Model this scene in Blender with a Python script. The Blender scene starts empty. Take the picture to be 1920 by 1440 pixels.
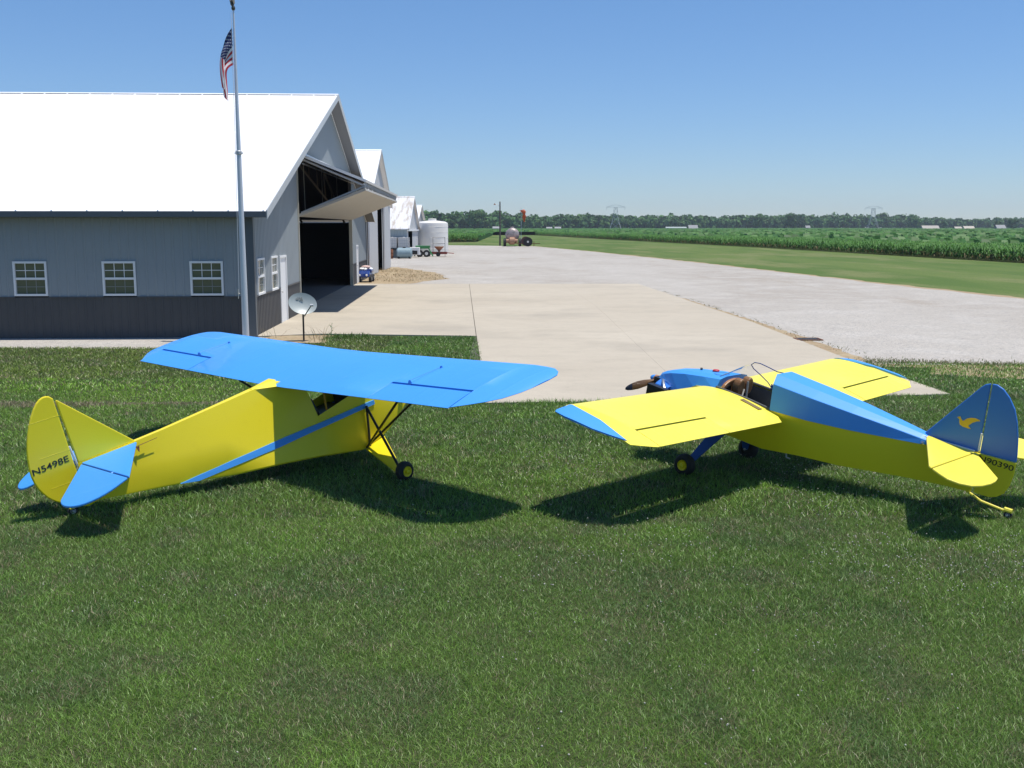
import bpy, math, random
import numpy as np
from mathutils import Vector, Matrix
random.seed(7); rng = np.random.default_rng(7)
scn = bpy.context.scene
R = math.radians
# ------------------------------------------------------------------ camera, sky, sun, exposure
cam = bpy.data.cameras.new("Camera"); camo = bpy.data.objects.new("Camera", cam)
scn.collection.objects.link(camo); scn.camera = camo
cam.sensor_width = 36.0; cam.lens = 36.0 * 1950 / 1920
cam.clip_start = 0.1; cam.clip_end = 20000
camo.location = (0, 0, 3.0)
camo.rotation_euler = (R(90) - math.atan((720 - 426) / 1950), 0, 0)
SUN_EL, SUN_AZ = R(75.5), R(93)          # azimuth measured from +Y towards +X
world = bpy.data.worlds.new("World"); scn.world = world; world.use_nodes = True
wn = world.node_tree; bg = wn.nodes["Background"]
sky = wn.nodes.new("ShaderNodeTexSky"); sky.sky_type = 'NISHITA'; sky.sun_disc = False
sky.sun_elevation = SUN_EL; sky.sun_rotation = SUN_AZ
sky.air_density = 1.0; sky.dust_density = 0.0; sky.ozone_density = 1.5; sky.altitude = 0
wg = wn.nodes.new("ShaderNodeTexCoord"); ws = wn.nodes.new("ShaderNodeSeparateXYZ"); wn.links.new(wg.outputs["Generated"], ws.inputs[0])
wr = wn.nodes.new("ShaderNodeMapRange"); wr.inputs[1].default_value = 0.0; wr.inputs[2].default_value = 0.32; wn.links.new(ws.outputs[2], wr.inputs[0])
wt = wn.nodes.new("ShaderNodeMix"); wt.data_type = 'RGBA'; wn.links.new(wr.outputs[0], wt.inputs["Factor"])
wt.inputs["A"].default_value = (.64, .80, 1.12, 1); wt.inputs["B"].default_value = (.66, .94, 1.22, 1)
wm = wn.nodes.new("ShaderNodeMix"); wm.data_type = 'RGBA'; wm.blend_type = 'MULTIPLY'; wm.inputs["Factor"].default_value = 1.0
wn.links.new(sky.outputs[0], wm.inputs["A"]); wn.links.new(wt.outputs["Result"], wm.inputs["B"]); wn.links.new(wm.outputs["Result"], bg.inputs[0]); bg.inputs[1].default_value = 0.10
sun = bpy.data.lights.new("Sun", 'SUN'); sun.energy = 4.8; sun.angle = R(0.55); sun.color = (1.0, 0.955, 0.88)
suno = bpy.data.objects.new("Sun", sun); scn.collection.objects.link(suno)
sdir = Vector((math.sin(SUN_AZ) * math.cos(SUN_EL), math.cos(SUN_AZ) * math.cos(SUN_EL), math.sin(SUN_EL)))
suno.rotation_euler = sdir.to_track_quat('Z', 'Y').to_euler(); suno.location = (20, 0, 40)
scn.view_settings.view_transform = 'Standard'; scn.view_settings.look = 'None'
scn.view_settings.exposure = 0.06; scn.view_settings.gamma = 1.0
scn.cycles.max_bounces = 6; scn.cycles.transparent_max_bounces = 12

# ------------------------------------------------------------------ helpers
C = scn.collection
def link(name, me, mat=None, parent=None):
    o = bpy.data.objects.new(name, me); C.objects.link(o)
    if mat is not None and me is not None: me.materials.append(mat)
    if parent is not None: o.parent = parent
    return o
def tag(o, label=None, cat=None, group=None, kind=None):
    if label: o["label"] = label
    if cat: o["category"] = cat
    if group: o["group"] = group
    if kind: o["kind"] = kind
    return o
def thing(name, label, cat, loc=(0, 0, 0), rotz=0.0, group=None):
    o = bpy.data.objects.new(name, None); C.objects.link(o); o.empty_display_size = 0.2
    o.location = loc; o.rotation_euler = (0, 0, rotz)
    return tag(o, label, cat, group)
class MB:
    """collects simple shapes, builds ONE mesh object"""
    def __init__(s): s.v = []; s.f = []
    def add(s, v, f):
        n = len(s.v); s.v += [tuple(p) for p in v]; s.f += [tuple(i + n for i in q) for q in f]; return s
    def box(s, x0, x1, y0, y1, z0, z1):
        v = [(x0, y0, z0), (x1, y0, z0), (x1, y1, z0), (x0, y1, z0), (x0, y0, z1), (x1, y0, z1), (x1, y1, z1), (x0, y1, z1)]
        return s.add(v, [(0, 3, 2, 1), (4, 5, 6, 7), (0, 1, 5, 4), (1, 2, 6, 5), (2, 3, 7, 6), (3, 0, 4, 7)])
    def hexa(s, v):
        return s.add(v, [(0, 3, 2, 1), (4, 5, 6, 7), (0, 1, 5, 4), (1, 2, 6, 5), (2, 3, 7, 6), (3, 0, 4, 7)])
    def tube(s, pts, r, n=8, cap=True):
        pts = [Vector(p) for p in pts]; rs = r if isinstance(r, (list, tuple)) else [r] * len(pts)
        vs = []; up0 = None
        for i, p in enumerate(pts):
            d = (pts[min(i + 1, len(pts) - 1)] - pts[max(i - 1, 0)]).normalized()
            a = d.orthogonal().normalized() if up0 is None else (up0 - d * up0.dot(d)).normalized()
            up0 = a; b = d.cross(a)
            for k in range(n):
                t = 2 * math.pi * k / n; vs.append(p + (a * math.cos(t) + b * math.sin(t)) * rs[i])
        f = [(i * n + k, i * n + (k + 1) % n, (i + 1) * n + (k + 1) % n, (i + 1) * n + k) for i in range(len(pts) - 1) for k in range(n)]
        if cap: f += [tuple(range(n))[::-1], tuple(range((len(pts) - 1) * n, len(pts) * n))]
        return s.add(vs, f)
    def lathe(s, prof, o, axis, n=24):
        """prof: (along, radius) pairs; revolved about axis through o"""
        o = Vector(o); ax = Vector(axis).normalized(); a = ax.orthogonal().normalized(); b = ax.cross(a); vs = []
        for (h, r) in prof:
            for k in range(n):
                t = 2 * math.pi * k / n; vs.append(o + ax * h + (a * math.cos(t) + b * math.sin(t)) * max(r, 1e-4))
        m = len(prof)
        f = [(i * n + k, i * n + (k + 1) % n, (i + 1) * n + (k + 1) % n, (i + 1) * n + k) for i in range(m - 1) for k in range(n)]
        f += [tuple(range(n))[::-1], tuple(range((m - 1) * n, m * n))]
        return s.add(vs, f)
    def prism(s, poly, d):
        """poly: list of 3D points, extruded by vector d"""
        n = len(poly); d = Vector(d); v = [Vector(p) for p in poly]; v += [p + d for p in v]
        return s.add(v, [tuple(range(n))[::-1], tuple(range(n, 2 * n))] + [(i, (i + 1) % n, n + (i + 1) % n, n + i) for i in range(n)])
    def build(s, name, mat, parent=None, smooth=False, bevel=0.0, fix=True):
        me = bpy.data.meshes.new(name); me.from_pydata(s.v, [], s.f); me.validate()
        if fix:
            import bmesh
            bm = bmesh.new(); bm.from_mesh(me); bmesh.ops.recalc_face_normals(bm, faces=bm.faces); bm.to_mesh(me); bm.free()
        if smooth:
            me.shade_smooth()
            me.set_sharp_from_angle(angle=R(38))
        o = link(name, me, mat, parent)
        if bevel:
            b = o.modifiers.new("bevel", 'BEVEL'); b.width = bevel; b.segments = 2; b.limit_method = 'ANGLE'; b.angle_limit = R(40)
        return o
def np_mesh(name, V, F4, mat, parent=None, cols=None, tri=False):
    me = bpy.data.meshes.new(name); V = np.asarray(V, np.float32); F4 = np.asarray(F4, np.int32); k = F4.shape[1]
    me.vertices.add(len(V)); me.vertices.foreach_set("co", V.ravel())
    me.loops.add(F4.size); me.loops.foreach_set("vertex_index", F4.ravel())
    me.polygons.add(len(F4)); me.polygons.foreach_set("loop_start", np.arange(0, F4.size, k, dtype=np.int32))
    me.update(calc_edges=True)
    if cols is not None:
        a = me.attributes.new("tint", 'FLOAT_COLOR', 'POINT'); c = np.ones((len(V), 4), np.float32); c[:, :3] = cols
        a.data.foreach_set("color", c.ravel())
    return link(name, me, mat, parent)
# --- value noise for scattering
def vnoise(x, y, s, seed=0):
    g = np.random.default_rng(seed).random((257, 257)); x = np.asarray(x) / s + 1000.3; y = np.asarray(y) / s + 1000.7
    xi = np.floor(x).astype(int); yi = np.floor(y).astype(int); fx = x - xi; fy = y - yi
    fx = fx * fx * (3 - 2 * fx); fy = fy * fy * (3 - 2 * fy); a = xi % 256; b = yi % 256
    return (g[a, b] * (1 - fx) + g[a + 1, b] * fx) * (1 - fy) + (g[a, b + 1] * (1 - fx) + g[a + 1, b + 1] * fx) * fy

# ------------------------------------------------------------------ materials
def mat(name, col, rough=0.6, metal=0.0, coat=0.0, n1=None, bump=None, spec=0.5, dirt=None):
    """col base; n1=(scale, amount, second colour, detail); bump=(scale, strength, distance)"""
    m = bpy.data.materials.new(name); m.use_nodes = True; nt = m.node_tree; b = nt.nodes["Principled BSDF"]
    b.inputs["Base Color"].default_value = (*col, 1); b.inputs["Roughness"].default_value = rough
    b.inputs["Metallic"].default_value = metal; b.inputs["Coat Weight"].default_value = coat
    b.inputs["Specular IOR Level"].default_value = spec; b.inputs["Coat Roughness"].default_value = 0.08
    tc = nt.nodes.new("ShaderNodeTexCoord")
    last = None
    for layer in (n1 or []):
        sc, amt, c2, lo, hi = layer[:5]
        mp = nt.nodes.new("ShaderNodeMapping"); nt.links.new(tc.outputs["Object"], mp.inputs[0])
        mp.inputs["Scale"].default_value = layer[5] if len(layer) > 5 else (1, 1, 1)
        nz = nt.nodes.new("ShaderNodeTexNoise"); nz.inputs["Scale"].default_value = sc; nz.inputs["Detail"].default_value = 6
        nz.inputs["Roughness"].default_value = 0.6; nt.links.new(mp.outputs[0], nz.inputs["Vector"])
        mr = nt.nodes.new("ShaderNodeMapRange"); mr.inputs[1].default_value = lo; mr.inputs[2].default_value = hi; mr.inputs[4].default_value = amt
        nt.links.new(nz.outputs[0], mr.inputs[0])
        mx = nt.nodes.new("ShaderNodeMix"); mx.data_type = 'RGBA'; nt.links.new(mr.outputs[0], mx.inputs["Factor"])
        if last is None: mx.inputs["A"].default_value = (*col, 1)
        else: nt.links.new(last, mx.inputs["A"])
        mx.inputs["B"].default_value = (*c2, 1); last = mx.outputs["Result"]
    if last is not None: nt.links.new(last, b.inputs["Base Color"])
    if bump:
        nz = nt.nodes.new("ShaderNodeTexNoise"); nz.inputs["Scale"].default_value = bump[0]; nz.inputs["Detail"].default_value = 5
        nt.links.new(tc.outputs["Object"], nz.inputs["Vector"])
        bp = nt.nodes.new("ShaderNodeBump"); bp.inputs["Strength"].default_value = bump[1]; bp.inputs["Distance"].default_value = bump[2]
        nt.links.new(nz.outputs[0], bp.inputs["Height"]); nt.links.new(bp.outputs[0], b.inputs["Normal"])
    return m
def attr_mat(name, rough=0.55, trans=0.25, spec=0.3):
    m = bpy.data.materials.new(name); m.use_nodes = True; nt = m.node_tree; b = nt.nodes["Principled BSDF"]
    a = nt.nodes.new("ShaderNodeAttribute"); a.attribute_name = "tint"; nt.links.new(a.outputs["Color"], b.inputs["Base Color"])
    b.inputs["Roughness"].default_value = rough; b.inputs["Specular IOR Level"].default_value = spec
    if trans:
        t = nt.nodes.new("ShaderNodeBsdfTranslucent"); nt.links.new(a.outputs["Color"], t.inputs[0])
        ms = nt.nodes.new("ShaderNodeMixShader"); ms.inputs[0].default_value = trans
        nt.links.new(b.outputs[0], ms.inputs[1]); nt.links.new(t.outputs[0], ms.inputs[2])
        nt.links.new(ms.outputs[0], nt.nodes["Material Output"].inputs[0])
    return m
M = {}
M['grass'] = mat("grass_ground", (.060, .080, .030), .95, spec=.1, n1=[(.35, .8, (.08, .095, .04), .35, .65), (2.3, .6, (.04, .06, .02), .4, .65), (14, .7, (.13, .10, .06), .55, .75), (60, .6, (.02, .03, .01), .45, .7)], bump=(40, .6, .03))
M['strip'] = mat("mown_grass", (.125, .170, .050), .95, spec=.1, n1=[(.10, .9, (.085, .140, .035), .45, .55, (1, .22, 1)), (.16, .8, (.19, .20, .085), .50, .62, (1, .3, 1)), (.9, .5, (.10, .15, .04), .5, .65), (6, .6, (.06, .10, .025), .5, .65)])
M['gravel'] = mat("white_gravel", (.475, .437, .385), .95, spec=.1, n1=[(.10, .9, (.40, .355, .30), .42, .60, (1, .5, 1)), (.5, .75, (.54, .505, .455), .48, .66), (.22, .8, (.34, .285, .215), .58, .72, (1, .35, 1)), (1.6, .5, (.30, .29, .27), .56, .70), (7, .6, (.30, .29, .275), .48, .66), (45, .8, (.20, .195, .185), .50, .62), (30, .65, (.60, .585, .56), .55, .68)], bump=(35, .5, .02))
M['concrete'] = mat("concrete_apron", (.455, .40, .315), .85, spec=.25, n1=[(.10, .8, (.51, .455, .365), .4, .62), (.22, .75, (.34, .305, .25), .54, .70), (.6, .6, (.39, .345, .275), .50, .70, (.7, 1.2, 1)), (2.2, .5, (.41, .365, .29), .48, .7), (9, .5, (.30, .265, .21), .62, .72), (25, .4, (.36, .32, .26), .5, .7)], bump=(50, .15, .004))
M['soil'] = mat("bare_soil", (.34, .25, .16), .95, spec=.1, n1=[(1.2, .8, (.42, .34, .22), .4, .6), (8, .6, (.22, .19, .10), .5, .65)], bump=(20, .5, .02))
M['wall'] = mat("grey_blue_siding", (.28, .312, .332), .5, n1=[(.6, .5, (.245, .275, .295), .4, .7), (.3, .4, (.30, .32, .31), .5, .7, (.5, .5, 3)), (6, .15, (.32, .35, .37), .5, .7)], spec=.4)
M['wains'] = mat("charcoal_siding", (.072, .071, .074), .5, n1=[(1.5, .4, (.09, .087, .084), .45, .7)], spec=.4)
M['trim'] = mat("dark_trim", (.10, .115, .13), .5)
M['roof'] = mat("white_metal_roof", (.86, .87, .88), .42, n1=[(.4, .25, (.78, .79, .80), .5, .75)], spec=.4)
M['roofold'] = mat("weathered_metal_roof", (.66, .66, .66), .6, n1=[(.9, .9, (.42, .36, .30), .5, .62, (3, .4, 1)), (.3, .4, (.75, .75, .76), .45, .7)])
M['dark'] = mat("shade_dark_lining", (.035, .035, .038), .9)  # near-black colour holds the gloom inside the hangars
M['inner'] = mat("interior_floor", (.16, .16, .16), .7)
M['white'] = mat("white_paint", (.80, .80, .80), .5, n1=[(5, .15, (.7, .7, .69), .5, .7)])
M['offwhite'] = mat("offwhite_gable", (.52, .53, .54), .55, n1=[(.8, .3, (.55, .56, .57), .45, .7)])
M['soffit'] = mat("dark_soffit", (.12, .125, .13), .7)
M['doorskin'] = mat("bounce_toned_door_skin", (.36, .34, .30), .55, n1=[(.7, .4, (.30, .285, .25), .45, .7)])  # warm bounce light off the concrete is mixed into this colour
M['steel'] = mat("painted_steel", (.50, .51, .52), .45, .3)
M['galv'] = mat("galvanised_pole", (.66, .69, .73), .45, .35, n1=[(3, .35, (.52, .54, .57), .45, .7, (1, 1, .3))])
M['black'] = mat("black_paint", (.02, .02, .021), .4)
M['rubber'] = mat("tyre_rubber", (.022, .022, .023), .75, n1=[(14, .5, (.05, .047, .04), .5, .7)])
def glass(name, col=(.1, .12, .10)):
    m = mat(name, col, .06, spec=.7); return m
M['glass'] = glass("window_glass", (.12, .13, .085))
M['blue'] = mat("blue_aircraft_paint", (.055, .315, .82), .5, coat=.08, n1=[(1.6, .22, (.068, .35, .88), .4, .7), (9, .12, (.045, .22, .66), .55, .75)], bump=(2.2, .08, .01))
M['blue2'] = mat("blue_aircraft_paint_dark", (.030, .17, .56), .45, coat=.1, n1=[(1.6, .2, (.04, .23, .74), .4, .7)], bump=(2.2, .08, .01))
M['yellow'] = mat("yellow_aircraft_fabric", (.86, .71, .016), .42, coat=.15, n1=[(1.1, .25, (.86, .72, .02), .4, .7), (7, .15, (.70, .54, .012), .55, .75)], bump=(1.6, .1, .012))
M['yellow2'] = mat("lemon_aircraft_fabric", (.90, .77, .075), .42, coat=.15, n1=[(1.1, .25, (.93, .82, .11), .4, .7), (7, .12, (.80, .66, .04), .58, .78)], bump=(1.6, .1, .012))
M['wood'] = mat("varnished_wood", (.17, .095, .038), .4, coat=.2, n1=[(3, .7, (.10, .05, .02), .4, .65, (1, .12, 1))])
M['woodlight'] = mat("pale_wood", (.50, .24, .10), .35, coat=.3, n1=[(12, .6, (.32, .13, .05), .4, .65)])
M['leather'] = mat("brown_leather", (.27, .13, .045), .5, n1=[(18, .6, (.14, .06, .025), .42, .66)], bump=(20, .4, .01))
M['cockpit'] = mat("grey_cockpit_lining", (.075, .08, .082), .6, n1=[(9, .4, (.12, .12, .11), .5, .7)])
M['canvas'] = mat("grey_seat_canvas", (.36, .34, .29), .8, n1=[(12, .5, (.25, .24, .2), .45, .7)])
M['lettering'] = mat("black_lettering", (.012, .012, .012), .5)
M['chrome'] = mat("bare_metal", (.6, .6, .6), .3, .9)
M['red'] = mat("red_plastic", (.5, .02, .03), .4)
M['poly'] = mat("white_polyethylene", (.74, .72, .68), .5, n1=[(.8, .4, (.66, .63, .57), .45, .7), (6, .2, (.6, .56, .48), .55, .75)])
M['rust'] = mat("rusty_metal", (.22, .085, .04), .85, n1=[(5, .6, (.12, .05, .03), .45, .65)])
M['green'] = mat("green_machine_paint", (.03, .22, .07), .5)
M['bluecar'] = mat("dark_blue_paint", (.012, .04, .20), .3, coat=.4)
M['bluegrey'] = mat("pale_blue_plastic", (.24, .33, .36), .5, n1=[(3, .4, (.32, .42, .45), .45, .7)])
M['tan'] = mat("tan_tank_paint", (.40, .22, .13), .6, n1=[(2, .5, (.30, .17, .12), .45, .7)])
M['tankgrey'] = mat("mottled_tank_metal", (.36, .33, .31), .45, .3, n1=[(2.2, .8, (.52, .36, .34), .42, .6), (4, .7, (.13, .14, .12), .52, .62)])
M['orange'] = mat("orange_fabric", (.62, .09, .02), .8, n1=[(3, .4, (.68, .2, .05), .5, .65)])
M['creosote'] = mat("weathered_wood_pole", (.11, .10, .09), .9)
M['lattice'] = mat("hazy_steel_lattice", (.48, .50, .52), .6)
M['dish'] = mat("grey_dish_enamel", (.36, .40, .39), .4, n1=[(2, .2, (.42, .46, .45), .45, .7)])
M['markgrey'] = mat("dark_grey_mark", (.15, .17, .17), .6)
M['screened'] = mat('screened_white_bar', (.22, .23, .22), .7)
M['farwhite'] = mat('far_pale_siding', (.30, .30, .30), .8)
M['paleblue'] = mat("shade_blue_window_frame", (.62, .68, .74), .5)  # white frame with the blue of open shade in its colour

def ribs(m, strength=.25, axis='Y', dist=.006):
    nt = m.node_tree; b = nt.nodes["Principled BSDF"]; tc = nt.nodes.new("ShaderNodeTexCoord"); w = nt.nodes.new("ShaderNodeTexWave")
    w.wave_type = 'BANDS'; w.bands_direction = axis; w.inputs["Scale"].default_value = 1.05; w.inputs["Distortion"].default_value = 0
    nt.links.new(tc.outputs["Object"], w.inputs[0]); r = nt.nodes.new("ShaderNodeMapRange"); r.inputs[1].default_value = .93; nt.links.new(w.outputs["Fac"], r.inputs[0])
    bp = nt.nodes.new("ShaderNodeBump"); bp.inputs["Strength"].default_value = strength; bp.inputs["Distance"].default_value = dist; nt.links.new(r.outputs[0], bp.inputs["Height"])
    old = [l.from_socket for l in nt.links if l.to_node == b and l.to_socket.name == "Normal"]
    if old: nt.links.new(old[0], bp.inputs["Normal"])
    nt.links.new(bp.outputs[0], b.inputs["Normal"]); return m
M['bluewing'] = ribs(M['blue'].copy()); M['yellowwing'] = ribs(M['yellow2'].copy()); M['bluewing'].name = "blue_wing_fabric"; M['yellowwing'].name = "lemon_wing_fabric"
# ------------------------------------------------------------------ ground, apron, gravel
def jitter_poly(pts, step, amp, seed=1, straight=()):
    r = random.Random(seed); out = []
    for i, (a, b) in enumerate(zip(pts, pts[1:] + pts[:1])):
        L = math.dist(a, b); n = max(1, int(L / step)) if i not in straight else 1
        for k in range(n):
            t = k / n; j = amp if k else 0
            out.append((a[0] + (b[0] - a[0]) * t + r.uniform(-j, j), a[1] + (b[1] - a[1]) * t + r.uniform(-j, j)))
    return out
def sheet(name, poly, z, m, thick=0.0):
    mb = MB()
    if thick: mb.prism([(x, y, z - thick) for x, y in poly], (0, 0, thick))
    else: mb.add([(x, y, z) for x, y in poly], [tuple(range(len(poly)))])
    o = mb.build(name, m)
    return tag(o, kind="structure")
g = sheet("ground", [(-2600, -150), (2600, -150), (2600, 2600), (-2600, 2600)], 0, M['grass'])
sheet("grass_strip", jitter_poly([(11.5, 22.6), (60, 10), (60, 60), (43.2, 84), (42.9, 89), (36.5, 161), (20.6, 284), (8.6, 398), (-7.2, 398), (-7.2, 214), (-13, 206), (-13, 175), (3.4, 166)], 4, .25, 2), .004, M['strip'])
grav = [(7.5, 23.0), (11.25, 22.5), (30, 17), (34, 30), (21.6, 43.3), (20.05, 53), (18.4, 66.8), (15.6, 90.2), (9.4, 132.5), (3.4, 165.7), (-10.7, 175.5), (-30, 182), (-30, 62), (-8.6, 62), (-8.2, 50), (7, 50)]
sheet("soil", jitter_poly([(7.0, 22.4), (11.6, 22.0), (30.6, 16.4), (34.6, 30.3), (22.1, 43.6), (20.6, 53.2), (18.9, 67), (16.1, 90.5), (9.9, 133), (3.6, 167), (-10.9, 177), (-30, 184), (-30, 61), (7, 50)], 1.2, .28, 3), .008, M['soil'])
sheet("gravel", jitter_poly(grav, 1.0, .16, 4), .012, M['gravel'])
sheet("gravel_strip", jitter_poly([(-40, 26.6), (-9.1, 25.7), (-6.6, 27.0), (-6.2, 28.4), (-40, 28.6)], .8, .07, 5), .010, M['gravel'])
sheet("bare_soil_patch", jitter_poly([(-6.9, 26.9), (-4.9, 27.0), (-4.9, 28.9), (-6.6, 28.9)], .4, .08, 6), .014, M['soil'])
slabs = [[(-7.30, 28.75), (-7.04, 28.55), (-5.4, 29.25), (-1.0, 28.65), (-2.28, 55.4), (-8.6, 55.4)],
         [(-.98, 28.65), (-.74, 23.9), (-.45, 17.55), (3.2, 17.85), (3.2, 40), (2.6, 55.4), (-2.26, 55.4)],
         [(3.203, 17.85), (7.9, 18.5), (7.66, 24), (7.62, 33), (6.7, 55.4), (2.604, 55.4), (3.203, 40)]]
for i, s in enumerate(slabs):
    sheet("concrete_apron", s, .03, M['concrete'], .1)
jn = MB(); jn.prism([(-1.05, 28.6, -.05), (-.9, 18.2, -.05), (3.3, 18.3, -.05), (3.3, 40, -.05), (2.7, 55.2, -.05), (-2.3, 55.2, -.05)], (0, 0, .062))
tag(jn.build("expansion_joint", mat("joint_filler", (.10, .09, .075), .9)), kind="structure")
# dry weedy ground beside the second hangar
def dry_patch(name, pts, dens, hmin, hmax, cols, label, cat, w=.012, seed=0):
    r = np.random.default_rng(seed); P = np.array(pts); x0, y0 = P.min(0); x1, y1 = P.max(0)
    n = int((x1 - x0) * (y1 - y0) * dens); X = r.uniform(x0, x1, n); Y = r.uniform(y0, y1, n); ins = in_poly(X, Y, pts)
    k = ins & (vnoise(X, Y, .8, seed + 5) > .32); X, Y = X[k], Y[k]
    o = blades(name, X, Y, r.uniform(hmin, hmax, len(X)), w, cols, r)
    return tag(o, label, cat, kind="stuff")
def in_poly(X, Y, poly):
    ins = np.zeros(len(X), bool); n = len(poly)
    for i in range(n):
        x1, y1 = poly[i]; x2, y2 = poly[(i + 1) % n]
        if y1 == y2: continue
        c = ((y1 > Y) != (y2 > Y)) & (X < (x2 - x1) * (Y - y1) / (y2 - y1) + x1); ins ^= c
    return ins
def blades(name, X, Y, Hh, w, cols, r, m=None, z0=0.0, lean=1.5):
    n = len(X); a = r.uniform(0, 2 * np.pi, n); l = r.uniform(.1, lean, n) * Hh; Hh = Hh * (1 - .25 * np.minimum(l / Hh, 1.2)); b = r.uniform(0, 2 * np.pi, n)
    w = np.broadcast_to(w, (n,)) * r.uniform(.7, 1.3, n)
    dx, dy = np.cos(a) * w / 2, np.sin(a) * w / 2; lx, ly = np.cos(b) * l, np.sin(b) * l
    V = np.empty((n, 5, 3), np.float32)
    V[:, 0] = np.stack([X - dx, Y - dy, np.full(n, z0)], 1); V[:, 1] = np.stack([X + dx, Y + dy, np.full(n, z0)], 1)
    V[:, 2] = np.stack([X + dx * .8 + lx * .35, Y + dy * .8 + ly * .35, z0 + Hh * .6], 1); V[:, 3] = np.stack([X - dx * .8 + lx * .35, Y - dy * .8 + ly * .35, z0 + Hh * .6], 1)
    V[:, 4] = np.stack([X + lx, Y + ly, z0 + Hh], 1)
    base = np.arange(n)[:, None] * 5
    F = np.concatenate([base + [0, 1, 2], base + [0, 2, 3], base + [3, 2, 4]], 0)
    c = cols(X, Y, r) if callable(cols) else np.array(cols)[r.integers(0, len(cols), n)] * r.uniform(.75, 1.2, (n, 1))
    cc = np.repeat(c[:, None, :], 5, 1); 
    return np_mesh(name, V.reshape(-1, 3), F, m or M_blade, cols=cc.reshape(-1, 3))
M_blade = attr_mat("grass_blade", .42, .3, .5)

# ------------------------------------------------------------------ lawn blades
def lawn_col(X, Y, r):
    n = len(X)
    a = vnoise(X, Y, 1.6, 11); b = vnoise(X, Y, .45, 12); c = vnoise(X, Y, 4.5, 13); d = vnoise(X, Y, .22, 14)
    g1 = np.array([.122, .220, .042]); g2 = np.array([.205, .345, .050]); g3 = np.array([.085, .165, .050]); dry = np.array([.33, .28, .16])
    t = np.clip(a * .7 + c * .6 - .25, 0, 1)[:, None]; col = g1 * (1 - t) + g2 * t
    t = np.clip((b - .5) * 2.4, 0, 1)[:, None]; col = col * (1 - t * .6) + g3 * t * .6
    lush = np.clip((vnoise(X, Y, .9, 17) * .6 + vnoise(X, Y, .3, 18) * .4 - .60) * 6, 0, 1)[:, None]; col = col * (1 + lush * np.array([.10, .14, 0]))
    # individual dry blades and dry patches
    pd = .035 + .24 * np.clip((d * .5 + b * .5 + c * .35 - .72) * 4, 0, 1) + .12 * np.clip((a - .66) * 3, 0, 1)
    left = X < -3.2
    line = left & (np.abs(Y - 17.45 - .05 * (X + 8)) < .24 + .1 * np.sin(X * 1.3)); pd = np.where(line, .88, pd)
    bright = left & (Y > 17.6) & (Y < 20.5); col = np.where(bright[:, None], col * np.array([1.22, 1.22, .9]), col)
    olive = left & (Y > 20.5); col = np.where(olive[:, None], col * np.array([1.02, .84, .95]), col)
    isd = r.random(n) < pd
    col = np.where(isd[:, None], dry * r.uniform(.6, 1.25, (n, 1)), col * r.uniform(.6, 1.5, (n, 1)))
    pale = r.random(n) < .13; col = np.where(pale[:, None], col * 1.3 + .06, col)
    return col.astype(np.float32)
apron_poly = [(-5.45, 28.85), (-.98, 28.55), (-.72, 23.9), (-.43, 17.6), (3.2, 17.9), (7.82, 18.55), (7.55, 24), (30, 60), (-8, 60)]
def scatter(x0, x1, y0, y1, dens, r, ok):
    n = int((x1 - x0) * (y1 - y0) * dens); X = r.uniform(x0, x1, n); Y = r.uniform(y0, y1, n); k = ok(X, Y)
    return X[k], Y[k]
def ok_near(X, Y):
    return (np.abs(X) < .53 * Y + 2.6) & ~in_poly(X, Y, apron_poly)
XX = []; YY = []; HH = []; WW = []
for (y0, y1, dens, h0, h1, w) in ((4.3, 7.5, 10500, .018, .042, .0030), (7.5, 10.5, 6200, .022, .048, .0040), (10.5, 14, 2300, .032, .068, .007), (14, 19, 1500, .032, .07, .009)):
    X, Y = scatter(-.53 * y1 - 2.6, .53 * y1 + 2.6, y0, y1, dens, rng, ok_near)
    hm = .75 + .6 * vnoise(X, Y, .7, 21) + .25 * vnoise(X, Y, .2, 22)
    edge = (np.abs(Y - 17.55 - .085 * X) < .18) & (X > -.3)
    XX.append(X); YY.append(Y); HH.append(rng.uniform(h0, h1, len(X)) * hm * np.where(edge, 1.5, 1) * np.where((X < -3.2) & (Y > 17.6), .7, 1)); WW.append(np.full(len(X), w))
X, Y = scatter(-15, 15, 19, 29, 620, rng, lambda X, Y: ~in_poly(X, Y, apron_poly) & (((X < -.7) & (Y < np.where(X < -6.3, 25.9 - .02 * (X + 9), 28.6)) & ~((X < -5.0) & (X > -6.9) & (Y > 26.8))) | ((X > 7.75) & (Y < 23.1 - .12 * (X - 7.75)))))
XX.append(X); YY.append(Y); HH.append(rng.uniform(.035, .085, len(X))); WW.append(np.full(len(X), .016))
XX = np.concatenate(XX); YY = np.concatenate(YY); HH = np.concatenate(HH); WW = np.concatenate(WW)
tag(blades("lawn_grass", XX, YY, HH, WW, lawn_col, rng), "short mown green lawn with dry blades round the two aircraft", "grass", kind="stuff")
# clover heads
n = 21000; X = rng.uniform(-7, 9.5, n); Y = rng.uniform(5, 17, n)
p = .10 + 1.3 * np.clip(vnoise(X, Y, 1.3, 41) - .5, 0, 1) * 2 * np.clip(vnoise(X, Y, .4, 42), 0, 1); p = p * np.where(X > 0, 1, .45)
p = np.maximum(p, np.where(((X - 4.2) / 1.6) ** 2 + ((Y - 9.0) / .9) ** 2 < 1, .85, 0)); p = np.where(Y < 7.6, p * .4, p)
k = (rng.random(n) < p) & (np.abs(X) < .53 * Y + 1) & ~in_poly(X, Y, apron_poly); X, Y = X[k], Y[k]; n = len(X)
s = rng.uniform(.0045, .009, n); z = rng.uniform(.04, .075, n)
oct_ = np.array([(1, 0, 0), (-1, 0, 0), (0, 1, 0), (0, -1, 0), (0, 0, .9), (0, 0, -.9)])
V = np.stack([X, Y, z], 1)[:, None, :] + oct_[None] * s[:, None, None]
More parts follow.
